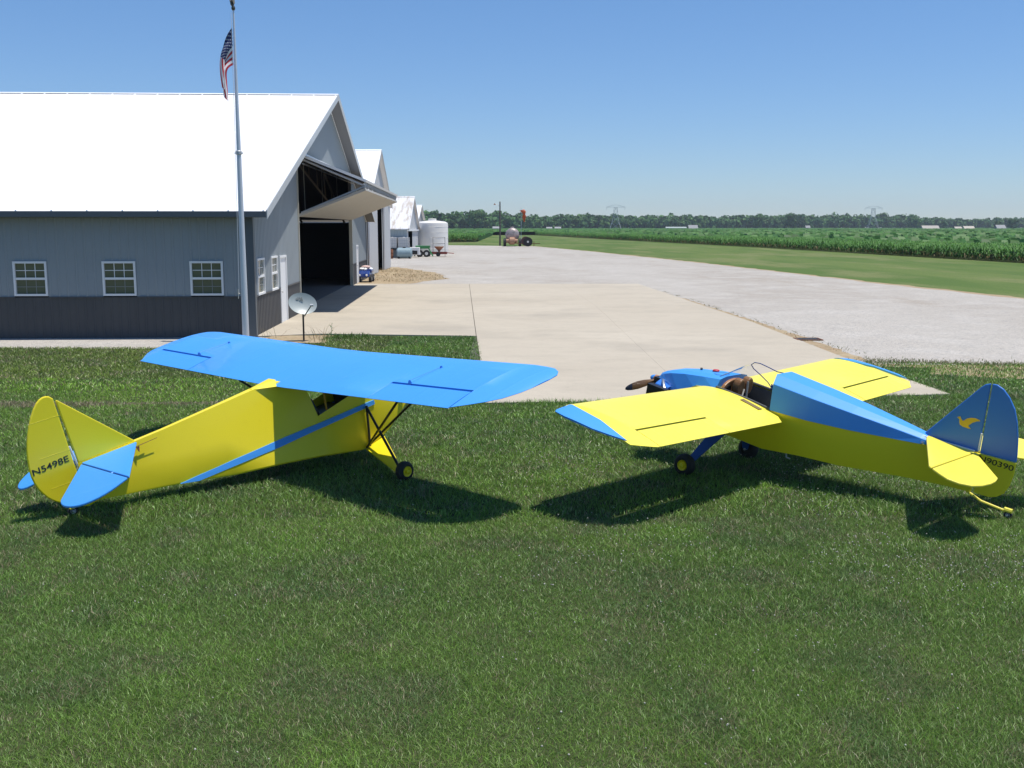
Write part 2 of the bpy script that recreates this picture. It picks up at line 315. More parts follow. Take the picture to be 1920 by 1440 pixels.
F = (np.arange(n)[:, None, None] * 6 + np.array([(0, 2, 4), (2, 1, 4), (1, 3, 4), (3, 0, 4), (2, 0, 5), (1, 2, 5), (3, 1, 5), (0, 3, 5)])[None]).reshape(-1, 3)
cc = np.repeat((np.array([.62, .60, .52]) * rng.uniform(.55, 1.1, (n, 1)))[:, None, :], 6, 1).reshape(-1, 3)
tag(np_mesh("clover_flowers", V.reshape(-1, 3), F, attr_mat("clover_petal", .8, .2), cols=cc), "tiny white clover heads dotted over the lawn", "clover", kind="stuff")
dry_patch("dry_weeds", [(-9.2, 60), (-5.6, 56.5), (-3.8, 61), (-5, 68), (-8.2, 76), (-9.2, 76), (-9.6, 66)], 40, .03, .20, [(.42, .33, .20), (.48, .38, .24), (.34, .29, .16)], "straw coloured dry weeds on the dirt in front of the second hangar", "weeds", .022, 3)
sheet("dirt_patch", jitter_poly([(-8.4, 55.5), (-5.6, 55.5), (-3.6, 61), (-5, 69), (-8.4, 79), (-9.6, 79), (-9.6, 58)], .8, .35, 8), .018, M['soil'])
sheet("dirt_patch", jitter_poly([(8.6, 21.2), (12, 20.0), (14, 19.5), (14, 21.2), (11, 21.9), (9, 22.1)], .5, .2, 9), .006, M['soil'])
dry_patch("dry_stems", [(-6.7, 27.0), (-5.0, 27.0), (-5.0, 28.6), (-6.5, 28.6)], 26, .1, .62, [(.36, .27, .16), (.28, .20, .12), (.20, .17, .08)], "thin dry weed stems round the foot of the satellite dish post", "weeds", .012, 4)
dry_patch("edge_grass", [(-5.1, 27.5), (-3.9, 27.9), (-3.9, 28.9), (-5.1, 28.9)], 300, .06, .16, [(.07, .15, .02), (.10, .19, .03)], "taller bright green grass at the apron corner right of the dish", "grass", .02, 5)
sheet("dirt_fringe", jitter_poly([(7.66, 23.6), (8.1, 23.3), (8.05, 27), (7.85, 33), (6.95, 50), (6.6, 54), (7.6, 33)], .35, .09, 14), .016, M['soil'])
dry_patch("fringe_weeds", [(7.7, 22.9), (9.6, 22.4), (8.5, 24.5), (8.3, 28), (8.1, 33), (7.3, 49), (7.0, 49), (7.66, 33)], 60, .02, .09, [(.16, .19, .07), (.30, .25, .13), (.12, .15, .05)], "thin weedy fringe between the concrete and the gravel", "weeds", .018, 15)
r_f = np.random.default_rng(77); fx = r_f.uniform(7.9, 30, 9000); fy = 23.1 - .17 * (fx - 7.75) + np.abs(r_f.normal(0, .32, 9000)) - .1 + .8 * np.clip(vnoise(fx, fx * 0, 1.2, 78) - .5, 0, 1)
tag(blades("verge_weeds", fx, fy, r_f.uniform(.03, .10, 9000), .018, [(.12, .17, .05), (.26, .23, .12), (.16, .20, .06), (.32, .27, .15)], r_f), "ragged verge of weeds creeping from the lawn onto the gravel", "weeds", kind="stuff")
w = thing("thistle_weed", "single leafy green weed at the edge of the concrete right of the dish", "weed", (-4.95, 28.35, 0))
mb = MB(); mb.tube([(0, 0, 0), (.01, 0, .2), (.03, .01, .42)], [.008, .006, .003], 5); mb.build("stem", M['green'], w)
mb = MB()
for i in range(9):
    a = i * 2.4; h = .05 + i * .038; L = .17 - i * .008; d = Vector((math.cos(a), math.sin(a), 0)); q = Vector((-d.y, d.x, 0)) * .02
    b = Vector((0, 0, h)); mb.add([b, b + d * L * .5 + q + Vector((0, 0, .05)), b + d * L + Vector((0, 0, .04)), b + d * L * .5 - q + Vector((0, 0, .05))], [(0, 1, 2, 3)])
mb.build("leaf_cluster", mat("weed_leaf", (.09, .15, .05), .7), w)
t = thing("drain_grate", "dark rectangular drain grate at the right edge of the concrete", "drain", (7.95, 27.8, .012))
mb = MB(); mb.box(-.34, .34, -.26, -.22, 0, .03); mb.box(-.34, .34, .22, .26, 0, .03); mb.box(-.34, -.3, -.22, .22, 0, .03); mb.box(.3, .34, -.22, .22, 0, .03); mb.build("frame", M['rust'], t)
mb = MB()
for i in range(9): mb.box(-.285 + i * .065, -.26 + i * .065, -.215, .215, .002, .024)
mb.build("grille", M['trim'], t)

# ------------------------------------------------------------------ hangars (frame: s along the door wall, t inward, z up)
class Frame:
    def __init__(s, o, d): s.o = Vector((o[0], o[1], 0)); s.d = Vector((d[0], d[1], 0)).normalized(); s.n = Vector((-s.d.y, s.d.x, 0))
    def P(s, a, t, z): return s.d * a + s.n * t + Vector((0, 0, z))       # relative to root at s.o
def ribbed(mb, fr, s0, s1, zb, zt, t=0.0, pitch=.2286, dep=.019, axis='s', out=-1):
    """rib-profile steel panel; zb, zt functions of s; the ribs stand outwards"""
    n = max(1, round((s1 - s0) / pitch)); p = (s1 - s0) / n; prof = []
    for i in range(n):
        a = s0 + i * p; prof += [(a, 0), (a + p * .62, 0), (a + p * .72, dep), (a + p * .86, dep), (a + p * .96, 0)]
    prof.append((s1, 0)); vs = []
    for a, e in prof:
        q = (lambda z: fr.P(a, t + out * e, z)) if axis == 's' else (lambda z: fr.P(t + out * e, a, z))
        vs += [q(zb(a)), q(zt(a))]
    mb.add(vs, [(2 * i, 2 * i + 2, 2 * i + 3, 2 * i + 1) for i in range(len(prof) - 1)])
def window(fr, root, s0, s1, z0, z1, axis, muntins=True, name="window"):
    """sash window; frame, glass and bars; axis 's' on the door wall, 't' on the side wall"""
    def bx(mb, a0, a1, e0, e1, c0, c1):
        q = (lambda a, e, c: fr.P(a, e, c)) if axis == 's' else (lambda a, e, c: fr.P(e, a, c))
        mb.hexa([q(a0, e0, c0), q(a1, e0, c0), q(a1, e1, c0), q(a0, e1, c0), q(a0, e0, c1), q(a1, e0, c1), q(a1, e1, c1), q(a0, e1, c1)])
    f = .055; zm = (z0 + z1) / 2
    mb = MB(); bx(mb, s0, s1, -.045, .06, z1 - f, z1); bx(mb, s0, s1, -.045, .06, z0, z0 + f); bx(mb, s0, s0 + f, -.042, .058, z0 + f, z1 - f); bx(mb, s1 - f, s1, -.042, .058, z0 + f, z1 - f)
    bx(mb, s0 + f, s1 - f, -.03, .03, zm - .03, zm + .03)
    w = mb.build(name, M['white'], root)
    mb = MB(); bx(mb, s0 + f, s1 - f, .012, .02, zm + .03, z1 - f); bx(mb, s0 + f, s1 - f, .022, .03, z0 + f, zm - .03); mb.build("pane", M['glass'], w)
    if muntins:
        W = s1 - s0 - 2 * f
        for (za, zb_) in ((zm + .03, z1 - f), (z0 + f, zm - .03)):
            mb = MB(); up = za > zm; e0 = -.002 if up else .012
            for k in (1, 2): bx(mb, s0 + f + W * k / 3 - .009, s0 + f + W * k / 3 + .009, e0, e0 + .012, za, zb_)
            c = (za + zb_) / 2
            for k in range(3): bx(mb, s0 + f + W * k / 3 + .0095, s0 + f + W * (k + 1) / 3 - .0095, e0, e0 + .012, c - .009, c + .009)
            mb.build("glazing_bar", M['white'] if up else M['screened'], w)
    return w
def gable_roof(fr, root, s0, s1, t0, t1, ze, zr, m, th=.14, rib=.6, name="roof"):
    """s0..s1 eave to eave, t0..t1 gable to far end; ze eave, zr ridge height of the top surface"""
    sm = (s0 + s1) / 2; mb = MB()
    for (a, b) in ((s0, sm), (s1, sm)):
        mb.hexa([fr.P(a, t0, ze - th), fr.P(b, t0, zr - th), fr.P(b, t1, zr - th), fr.P(a, t1, ze - th), fr.P(a, t0, ze), fr.P(b, t0, zr), fr.P(b, t1, zr), fr.P(a, t1, ze)])
        n = int((t1 - t0) / rib)
        for i in range(n + 1):
            t = t0 + .05 + i * rib
            mb.hexa([fr.P(a, t, ze + .001), fr.P(b, t, zr + .001), fr.P(b, t + .05, zr + .001), fr.P(a, t + .05, ze + .001), fr.P(a, t + .012, ze + .028), fr.P(b, t + .012, zr + .028), fr.P(b, t + .038, zr + .028), fr.P(a, t + .038, ze + .028)])
    mb.build(name, m, root)
    mb = MB(); r = .16  # ridge cap
    k = (zr - ze) / (sm - s0)
    mb.add([fr.P(sm - r, t0 - .01, zr - r * k + .035), fr.P(sm, t0 - .01, zr + .045), fr.P(sm + r, t0 - .01, zr - r * k + .035), fr.P(sm - r, t1, zr - r * k + .035), fr.P(sm, t1, zr + .045), fr.P(sm + r, t1, zr - r * k + .035)], [(0, 1, 4, 3), (1, 2, 5, 4)])
    mb.build("ridge_cap", m, root)
def rake_trim(fr, root, s0, s1, t0, ze, zr, m, h=.2):
    sm = (s0 + s1) / 2; mb = MB()
    for (a, b) in ((s0, sm), (s1, sm)):
        mb.hexa([fr.P(a, t0 - .03, ze - h), fr.P(b, t0 - .03, zr - h), fr.P(b, t0 - .003, zr - h), fr.P(a, t0 - .003, ze - h), fr.P(a, t0 - .03, ze + .04), fr.P(b, t0 - .03, zr + .04), fr.P(b, t0 - .003, zr + .04), fr.P(a, t0 - .003, ze + .04)])
    return mb.build("rake_trim", m, root)
# --- main hangar
F1 = Frame((-7.05, 28.45), (-.046, .999)); W1 = 33.2; D1 = 27.0; ZE = 3.42; ZR = 8.5; OV = .5
SL = (ZR - ZE) / (W1 / 2 + OV)
roofz = lambda s: ZE - .16 + SL * (OV + min(s, W1 - s))
h1 = thing("aircraft_hangar", "big grey pole barn hangar with white roof and open folding door behind the flagpole", "hangar", F1.o)
OP0, OP1, OPZ = 8.1, 25.36, 5.42; WZ = 1.12
holes = [(.45, 1.5, 1.12, 2.14), (2.56, 3.62, 1.12, 2.14), (4.05, 5.25, 0, 2.12), (OP0, OP1, 0, OPZ), (27.3, 28.35, 0, 2.05)]
up = MB(); lo = MB(); cur = 0.0
for (a, b, z0, z1) in holes + [(W1, W1, 0, 0)]:
    ribbed(up, F1, cur, a, lambda s: WZ, roofz)
    if a < W1:
        ribbed(up, F1, a, b, lambda s, z1=z1: z1, roofz)
    cur = b
up.build("gable_wall", M['wall'], h1, fix=False)
for (a, b) in ((0, 4.05), (5.25, OP0), (OP1, 27.3), (28.35, W1)): lo = MB(); ribbed(lo, F1, a, b, lambda s: 0, lambda s: WZ); lo.build("gable_wainscot", M['wains'], h1, fix=False)
sw = MB(); sl = MB(); cur = 0.0; wins = [(.80, 1.69), (3.14, 4.03), (5.50, 6.39), (7.88, 8.77), (10.25, 11.15)]
for (a, b) in wins + [(D1, D1)]:
    ribbed(sw, F1, cur, a, lambda s: WZ, lambda s: ZE - .02, axis='t')
    if a < D1: ribbed(sw, F1, a, b, lambda s: 2.09, lambda s: ZE - .02, axis='t')
    cur = b
ribbed(sl, F1, 0, D1, lambda s: 0, lambda s: WZ, axis='t')
sw.build("side_wall", M['wall'], h1, fix=False); sl.build("side_wainscot", M['wains'], h1, fix=False)
for (a, b) in wins: window(F1, h1, a, b, 1.16, 2.09, 't')
for (a, b) in ((.45, 1.5), (2.56, 3.62)): window(F1, h1, a, b, 1.12, 2.14, 's')
def fbox(mb, fr, s0, s1, t0, t1, z0, z1):
    P = fr.P; mb.hexa([P(s0, t0, z0), P(s1, t0, z0), P(s1, t1, z0), P(s0, t1, z0), P(s0, t0, z1), P(s1, t0, z1), P(s1, t1, z1), P(s0, t1, z1)]); return mb
for (a, b, zt) in ((4.05, 5.25, 2.12), (27.3, 28.35, 2.05)):
    d = MB(); fbox(d, F1, a + .07, b - .07, .0, .05, .02, zt - .07); d = d.build("entrance_door", M['white'], h1, bevel=.006)
    e = MB(); fbox(e, F1, a, a + .068, -.04, .08, 0, zt); fbox(e, F1, b - .068, b, -.04, .08, 0, zt); fbox(e, F1, a + .068, b - .068, -.038, .078, zt - .068, zt); e.build("door_frame", M['white'], d)
    e = MB(); e.lathe([(0, .012), (.03, .014), (.04, .03), (.07, .028)], F1.P(a + .17, 0, 1.0), -F1.n, 10); e.build("handle", M['chrome'], d, smooth=True)
# wainscot cap, corner trims, opening trims
cap = [(0, .45), (1.5, 2.56), (3.62, 4.05), (5.25, OP0), (OP1, 27.3), (28.35, W1)]
for (a, b) in cap: e = MB(); fbox(e, F1, a, b, -.035, .0, WZ - .02, WZ + .02); e.build('wainscot_cap', M['wains'], h1)
for (a, b) in zip([0] + [w_[1] for w_ in wins], [w_[0] for w_ in wins] + [D1]): 
    e = MB(); P = F1.P; e.hexa([P(-.035, a, WZ - .02), P(0, a, WZ - .02), P(0, b, WZ - .02), P(-.035, b, WZ - .02), P(-.035, a, WZ + .02), P(0, a, WZ + .02), P(0, b, WZ + .02), P(-.035, b, WZ + .02)]); e.build('wainscot_cap', M['wains'], h1)
e = MB(); fbox(e, F1, -.05, -.022, -.05, .16, 0, ZE - .05); fbox(e, F1, -.022, .14, -.05, -.024, 0, ZE - .05); e.build("corner_trim", M['trim'], h1)
e = MB(); fbox(e, F1, W1 - .12, W1 + .03, -.05, -.02, 0, 3.3); e.build("corner_trim", M['trim'], h1)
jm = mat("cream_jamb", (.50, .48, .40), .6)
for (a, b) in ((OP0 - .10, OP0), (OP1, OP1 + .1)): e = MB(); fbox(e, F1, a, b, -.04, .12, 0, OPZ); e.build('opening_jamb', jm, h1)
e = MB(); fbox(e, F1, OP0 - .1, OP1 + .12, -.06, .2, OPZ + .002, OPZ + .2); e.build("door_header", M['white'], h1)  # white stands for the sunlit lip along the top of the door
gable_roof(F1, h1, -OV, W1 + OV, -OV, D1, ZE, ZR, M['roof'], .12, .92)
rake_trim(F1, h1, -OV, W1 + OV, -OV, ZE, ZR, mat("pale_rake_trim", (.50, .52, .53), .5))
e = MB(); fbox(e, F1, -OV - .03, -OV, -OV, D1, ZE - .15, ZE - .0); fbox(e, F1, -OV, -.03, -OV, D1, ZE - .16, ZE - .13); e.build("eave_fascia", M['trim'], h1)
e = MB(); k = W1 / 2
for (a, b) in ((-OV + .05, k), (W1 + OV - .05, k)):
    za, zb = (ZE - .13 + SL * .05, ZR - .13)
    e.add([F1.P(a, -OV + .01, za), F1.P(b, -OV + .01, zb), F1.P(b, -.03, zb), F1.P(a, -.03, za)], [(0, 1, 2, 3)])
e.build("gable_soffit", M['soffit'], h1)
# interior
e = MB(); fbox(e, F1, .08, W1 - .08, .3, D1 - .1, -.05, .034); e.build("hangar_floor", M['inner'], h1)
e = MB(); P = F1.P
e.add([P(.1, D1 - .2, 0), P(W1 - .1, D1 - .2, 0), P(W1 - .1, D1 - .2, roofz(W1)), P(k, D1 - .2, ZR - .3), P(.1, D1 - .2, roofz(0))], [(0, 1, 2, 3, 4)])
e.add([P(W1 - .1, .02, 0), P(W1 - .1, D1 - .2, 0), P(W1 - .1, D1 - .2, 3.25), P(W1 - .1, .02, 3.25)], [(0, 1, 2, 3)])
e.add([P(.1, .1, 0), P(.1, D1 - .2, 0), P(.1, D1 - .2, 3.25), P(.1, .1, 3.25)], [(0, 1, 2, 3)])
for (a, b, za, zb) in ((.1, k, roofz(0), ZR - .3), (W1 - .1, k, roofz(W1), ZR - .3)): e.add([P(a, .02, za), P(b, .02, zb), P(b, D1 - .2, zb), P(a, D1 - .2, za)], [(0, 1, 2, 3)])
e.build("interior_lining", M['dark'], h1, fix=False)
tm = mat("roof_truss_timber", (.16, .13, .09), .8)
for i in range(6):
    t = 1.2 + i * 2.44; e = MB(); zb = 3.7
    e.tube([P(.3, t, roofz(.3) - .25), P(k, t, ZR - .5)], .06, 4); e.tube([P(W1 - .3, t, roofz(.3) - .25), P(k, t, ZR - .5)], .06, 4); e.tube([P(.3, t, zb - .4), P(k, t, zb + 1.9), P(W1 - .3, t, zb - .4)], .05, 4)
    for j in range(1, 12):
        s_ = W1 * j / 12; zc = zb - .4 + 2.3 * (1 - abs(s_ - k) / k); e.tube([P(s_, t, zc), P(s_ + (.7 if s_ < k else -.7), t, roofz(min(max(s_ + (.7 if s_ < k else -.7), .3), W1 - .3)) - .25)], .035, 4)
    e.build("roof_truss", tm, h1)
# bifold door
fold_t, fold_z, top_z, bot_z = -2.36, 4.38, OPZ + .05, 3.36
bd = thing("folding_hangar_door", "two leaf bifold door of the big hangar, raised and half folded outwards", "hangar door", F1.o + F1.P(OP0, 0, 3.3))
off = -F1.P(OP0, 0, 3.3)
def leaf(t0, z0, t1, z1, name, m, th=.09):
    a0, a1 = OP0 - .02, OP1 + .02; n = Vector((0, 0, 0)); e = MB(); L = math.hypot(t1 - t0, z1 - z0); nx, nz = -(z1 - z0) / L, (t1 - t0) / L
    if nz < 0: nx, nz = -nx, -nz
    Q = lambda s, t, z: F1.P(s, t, z) + off
    e.hexa([Q(a0, t0, z0), Q(a1, t0, z0), Q(a1, t1, z1), Q(a0, t1, z1), Q(a0, t0 + nx * th, z0 + nz * th), Q(a1, t0 + nx * th, z0 + nz * th), Q(a1, t1 + nx * th, z1 + nz * th), Q(a0, t1 + nx * th, z1 + nz * th)])
    return e.build(name, m, bd), Q, nx, nz
up_, Q, nx, nz = leaf(0.0, top_z, fold_t, fold_z + .16, "upper_leaf", M['white'])  # white carries the sunlit top of the leaf in its colour
e = MB()
for i in range(12):
    s_ = OP0 + .1 + i * (OP1 - OP0 - .2) / 11
    e.tube([Q(s_, -.1, top_z - .12), Q(s_, fold_t + .1, fold_z + .06)], .035, 5)
    if i < 11: s2 = s_ + (OP1 - OP0 - .2) / 11; e.tube([Q(s_, -.2, top_z - .3), Q(s2, -.2, top_z - .3)], .03, 5); e.tube([Q(s_, fold_t + .25, fold_z + .1), Q(s2, -.3, top_z - .2)], .02, 4)
e.build("leaf_frame", M['steel'], up_)
lw, Q, nx, nz = leaf(fold_t, fold_z - .12, -.04, bot_z, "lower_leaf", M['doorskin'])
e = MB()
for i in range(30):
    s_ = OP0 + .1 + i * (OP1 - OP0 - .2) / 30; s2 = s_ + (OP1 - OP0 - .2) / 30
    e.tube([Q(s_, fold_t + .04, fold_z - .02), Q(s_, fold_t + .04, fold_z + .18)], .022, 4); e.tube([Q(s_, fold_t + .04, fold_z - .02), Q(s2, fold_t + .04, fold_z + .16)], .016, 4)
for i in range(12):
    s_ = OP0 + .1 + i * (OP1 - OP0 - .2) / 11; e.tube([Q(s_, fold_t + .06, fold_z + .02), Q(s_, -.1, bot_z + .14)], .035, 5)
e.tube([Q(OP0 + .1, fold_t + .3, fold_z + .12), Q(OP1 - .1, fold_t + .3, fold_z + .12)], .03, 5)
e.build("fold_truss", M['steel'], lw)
e = MB(); 
for s_ in (OP0 + 1.2, OP0 + 6, OP0 + 11, OP1 - 1): e.tube([Q(s_, -.08, bot_z + .1), Q(s_, -.05, top_z - .1)], .012, 4)
e.build("lift_strap", jm, bd)
# bench and pale light strip inside
wb = thing("workbench", "long workbench with pale top deep inside the dark hangar", "workbench", F1.o + F1.P(17, 13, .034))
e = MB(); fbox(e, F1, -6, 4, -.4, .4, .86, .92); e.build("bench_top", mat("pale_bench_top", (.5, .5, .48), .6), wb, bevel=.01)
for s_ in (-5.8, -1, 3.8):
    e = MB(); fbox(e, F1, s_ - .05, s_ + .05, -.35, -.25, 0, .86); fbox(e, F1, s_ - .05, s_ + .05, .25, .35, 0, .86); fbox(e, F1, s_ - .04, s_ + .04, -.25, .25, .3, .38); e.build("leg", tm, wb)

# --- other hangars
def hangar(root_name, label, o, d, W, D, ze, zr, ov, mroof, mwall, mgable, opening=None, doors=None, rib=.9):
    fr = Frame(o, d); h = thing(root_name, label, "hangar", fr.o); sl = (zr - ze) / (W / 2 + ov); rz = lambda s: ze - .1 + sl * (ov + min(s, W - s))
    e = MB(); segs = [(0, W / 2), (W / 2, W)] if not opening else [(0, opening[0]), (opening[1], W)]
    for (a, b) in segs:
        e2 = sorted({a, b, W / 2} & {x for x in (a, b, W / 2) if a <= x <= b})
        for p, q in zip(e2, e2[1:]): ribbed(e, fr, p, q, lambda s: 0, rz, pitch=.3)
    if opening:
        pts = sorted({opening[0], opening[1], W / 2}) if opening[0] < W / 2 < opening[1] else [opening[0], opening[1]]
        for p, q in zip(pts, pts[1:]): ribbed(e, fr, p, q, lambda s: opening[2], rz, pitch=.3)
    e.build("gable_wall", mgable, h, fix=False)
    e = MB(); ribbed(e, fr, 0, D, lambda s: 0, lambda s: ze - .02, axis='t', pitch=.3); e.build("side_wall", mwall, h, fix=False)
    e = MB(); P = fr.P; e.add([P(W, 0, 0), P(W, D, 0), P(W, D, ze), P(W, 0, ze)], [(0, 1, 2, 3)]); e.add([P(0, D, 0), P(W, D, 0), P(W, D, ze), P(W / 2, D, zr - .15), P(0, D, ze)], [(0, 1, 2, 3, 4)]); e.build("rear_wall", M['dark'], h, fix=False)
    gable_roof(fr, h, -ov, W + ov, -ov, D, ze, zr, mroof, .1, rib); rake_trim(fr, h, -ov, W + ov, -ov, ze, zr, M['steel'] if mroof is M['roof'] else M['white'], .14)
    for (a, b, z) in doors or []:
        e = MB(); ribbed(e, fr, a, b, lambda s: .05, lambda s: z, t=-.14, pitch=.3); fbox(e, fr, a, b, -.13, -.08, .05, z)
        dd = e.build("sliding_door", mgable, h, fix=False)
        for (a2, b2) in ((a - .08, a), (b, b + .06)): e = MB(); fbox(e, fr, a2, b2, -.17, -.07, .05, z); e.build('door_edge', M['white'], dd)
    e = MB(); fbox(e, fr, 0, W, -.16, -.02, ze * .0 + (opening[2] if opening else ze) + .02, (opening[2] if opening else ze) + .16) if opening else fbox(e, fr, 0, .15, -.04, -.02, 0, ze)
    e.build("door_track" if opening else "corner_trim", M['white'], h)
    return fr, h
hangar("metal_hangar", "tall narrow white roofed hangar with sliding doors just past the folding door", (-8.9, 64.4), (-.02, 1), 13.4, 22, 4.5, 8.1, .3, M['roof'], M['wall'], M['offwhite'], (4.3, 9.0, 4.6), [(.2, 4.6, 4.5), (9.4, 13.2, 4.5)])
hangar("old_shed", "shed with streaky weathered metal roof left of the white tank", (-10.4, 104), (0, 1), 12, 22, 2.85, 6.15, .25, M['roofold'], mat("blue_grey_shed_siding", (.30, .36, .39), .6), M['offwhite'], (1.2, 5.5, 2.6), None, .6)
hangar("far_shed", "small white roofed shed peeking over the white tank", (-13.1, 145), (0, 1), 10, 22, 4.1, 6.1, .3, M['roof'], M['offwhite'], mat("grey_gable_siding", (.36, .36, .36), .7))

# ------------------------------------------------------------------ flagpole and flag
PX, PY = -7.03, 27.35
fp = thing("flagpole", "tall grey tapered flagpole in front of the hangar corner", "flagpole", (PX, PY, 0))
e = MB(); e.tube([(0, 0, 0), (0, 0, 1.5), (0, 0, 4.92)], [.09, .083, .060], 20); e.build("lower_pole", M['galv'], fp, smooth=True)
e = MB(); e.tube([(0, 0, 4.9), (0, 0, 8.0), (0, 0, 8.42)], [.058, .026, .022], 16); e.build("upper_pole", M['galv'], fp, smooth=True)
e = MB(); e.lathe([(4.84, .068), (4.86, .076), (4.93, .076), (4.95, .062)], (0, 0, 0), (0, 0, 1), 20); e.box(-.11, .11, -.015, .015, 4.87, 4.90); e.build("pole_collar", M['steel'], fp)
e = MB(); e.lathe([(8.4, .02), (8.43, .045), (8.47, .05), (8.52, .03), (8.53, .012)], (0, 0, 0), (0, 0, 1), 12)
e.tube([(0, 0, 8.5), (-.03, 0, 8.57), (-.05, 0, 8.62), (-.08, 0, 8.66)], [.03, .045, .03, .012], 8)
for sg in (-1, 1): e.add([(-.02, 0, 8.56), (-.05, sg * .03, 8.62), (.0, sg * .14, 8.74), (.02, sg * .10, 8.60), (.02, 0, 8.54)], [(0, 1, 2, 3, 4)])
e.build("finial", mat("dark_bronze", (.10, .09, .07), .5, .6), fp, smooth=True)
e = MB(); e.tube([(-.045, -.055, 8.35), (-.06, -.07, 5.5), (-.115, -.075, 1.3)], .006, 5); e.build("halyard", M['white'], fp)
e = MB(); e.tube([(-.13, -.09, 1.15), (-.13, -.09, 1.4)], .012, 6); e.tube([(-.09, -.06, 1.28), (-.13, -.09, 1.28)], .012, 6); e.build("cleat", M['chrome'], fp)
# flag: hoist .88 m on the pole, fly 1.5 m hanging down in folds
nu, nv = 60, 30; V = []; UV = []
for j in range(nv + 1):
    v = j / nv                                     # 0 top .. 1 bottom of the hoist
    for i in range(nu + 1):
        u = i / nu; s = 1.5 * u
        fall = 1 - math.exp(-s * 3.2)
        z_h = 7.98 - .90 * v                       # height at the hoist
        x_ = -.035 - .50 * (1 - math.exp(-s * 2.0)) * (1 - .42 * u) * (.55 + .45 * (1 - v)) - .05 * v * fall
        z_ = z_h - s * (.93 - .55 * v * math.exp(-s * 1.1)) - 0.02 * math.sin(v * 9) + .30 * v * fall * min(1, s)
        f = fall * (.6 + .4 * u); fold = math.sin(v * 11 + u * 2.2)
        x_ += .075 * f * math.cos(v * 11 + u * 2.6) * (1 - .3 * u); y_ = -.06 + .085 * f * fold - .02 * fall
        V.append((x_, y_, z_)); UV.append((u, 1 - v))
Fq = [(j * (nu + 1) + i, j * (nu + 1) + i + 1, (j + 1) * (nu + 1) + i + 1, (j + 1) * (nu + 1) + i) for j in range(nv) for i in range(nu)]
me = bpy.data.meshes.new("flag"); me.from_pydata(V, [], Fq); uvl = me.uv_layers.new(name="UVMap")
for lp in me.loops: uvl.data[lp.index].uv = UV[lp.vertex_index]
me.shade_smooth()
def flag_mat():
    m = bpy.data.materials.new("flag_cloth"); m.use_nodes = True; nt = m.node_tree; N = nt.nodes; L = nt.links; b = N["Principled BSDF"]
    uv = N.new("ShaderNodeUVMap"); uv.uv_map = "UVMap"; sp = N.new("ShaderNodeSeparateXYZ"); L.new(uv.outputs[0], sp.inputs[0])
    def mth(op, a, bb=None):
        n = N.new("ShaderNodeMath"); n.operation = op
        for i, x in enumerate((a, bb)):
            if x is None: continue
            if isinstance(x, (int, float)): n.inputs[i].default_value = x
            else: L.new(x, n.inputs[i])
        return n.outputs[0]
    st = mth('LESS_THAN', mth('FRACT', mth('MULTIPLY', sp.outputs[1], 6.5)), .5)        # red at bottom and top
    def mixc(f, a, c):
        n = N.new("ShaderNodeMix"); n.data_type = 'RGBA'; L.new(f, n.inputs["Factor"])
        for k, x in (("A", a), ("B", c)):
            if isinstance(x, tuple): n.inputs[k].default_value = (*x, 1)
            else: L.new(x, n.inputs[k])
        return n.outputs["Result"]
    stripes = mixc(st, (.88, .86, .85), (.60, .04, .05))
    # staggered stars as dots
    def dots(ox, oy, nx, ny):
        fx = mth('SUBTRACT', mth('FRACT', mth('ADD', mth('MULTIPLY', sp.outputs[0], nx / .4), ox)), .5); fy = mth('SUBTRACT', mth('FRACT', mth('ADD', mth('MULTIPLY', mth('SUBTRACT', sp.outputs[1], 6 / 13), ny * 13 / 7), oy)), .5)
        return mth('LESS_THAN', mth('ADD', mth('MULTIPLY', fx, fx), mth('MULTIPLY', fy, fy)), .025)
    star = mth('MAXIMUM', dots(0, 0, 6, 5), dots(.5, .5, 6, 5)); canton = mixc(star, (.02, .03, .12), (.75, .75, .75))
    inC = mth('MULTIPLY', mth('LESS_THAN', sp.outputs[0], .4), mth('GREATER_THAN', sp.outputs[1], 6 / 13))
    L.new(mixc(inC, stripes, canton), b.inputs["Base Color"]); b.inputs["Roughness"].default_value = .8
    return m
fl = link("flag", me, flag_mat()); fl.location = (PX, PY, 0)
tag(fl, "stars and stripes flag hanging limp at the top of the flagpole", "flag")

# ------------------------------------------------------------------ satellite dish
ds = thing("satellite_dish", "oval grey satellite dish on a short dark post by the hangar apron", "satellite dish", (-5.55, 27.6, 0))
e = MB(); e.tube([(0, 0, 0), (0, 0, .95)], .024, 12); e.build("post", mat("dark_brown_post", (.035, .025, .022), .6), ds, smooth=True)
face = Vector((.34, -.86, .42)).normalized(); rt = Vector((0, 0, 1)).cross(face).normalized(); upv = face.cross(rt); cen = Vector((0, -.07, .98))
ca, sa = math.cos(R(-12)), math.sin(R(-12)); ea = rt * ca + upv * sa; eb = upv * ca - rt * sa
e = MB(); vs = []; rings = [0, .25, .5, .75, .93, 1.0]; n = 40
for r_ in rings:
    for k_ in range(n):
        t = 2 * math.pi * k_ / n; vs.append(cen + ea * (.375 * r_ * math.cos(t)) + eb * (.30 * r_ * math.sin(t)) + face * (.07 * r_ * r_))
nr = len(rings); back = [p - face * .012 for p in vs]; fs = [(i * n + k_, i * n + (k_ + 1) % n, (i + 1) * n + (k_ + 1) % n, (i + 1) * n + k_) for i in range(nr - 1) for k_ in range(n)]
e.add(vs + back, fs + [tuple(len(vs) + x for x in f)[::-1] for f in fs] + [((nr - 1) * n + k_, (nr - 1) * n + (k_ + 1) % n, len(vs) + (nr - 1) * n + (k_ + 1) % n, len(vs) + (nr - 1) * n + k_) for k_ in range(n)])
dd = e.build("dish_reflector", M['dish'], ds, smooth=True)
e = MB(); lc = cen + ea * -.10 + eb * .135 + face * .028
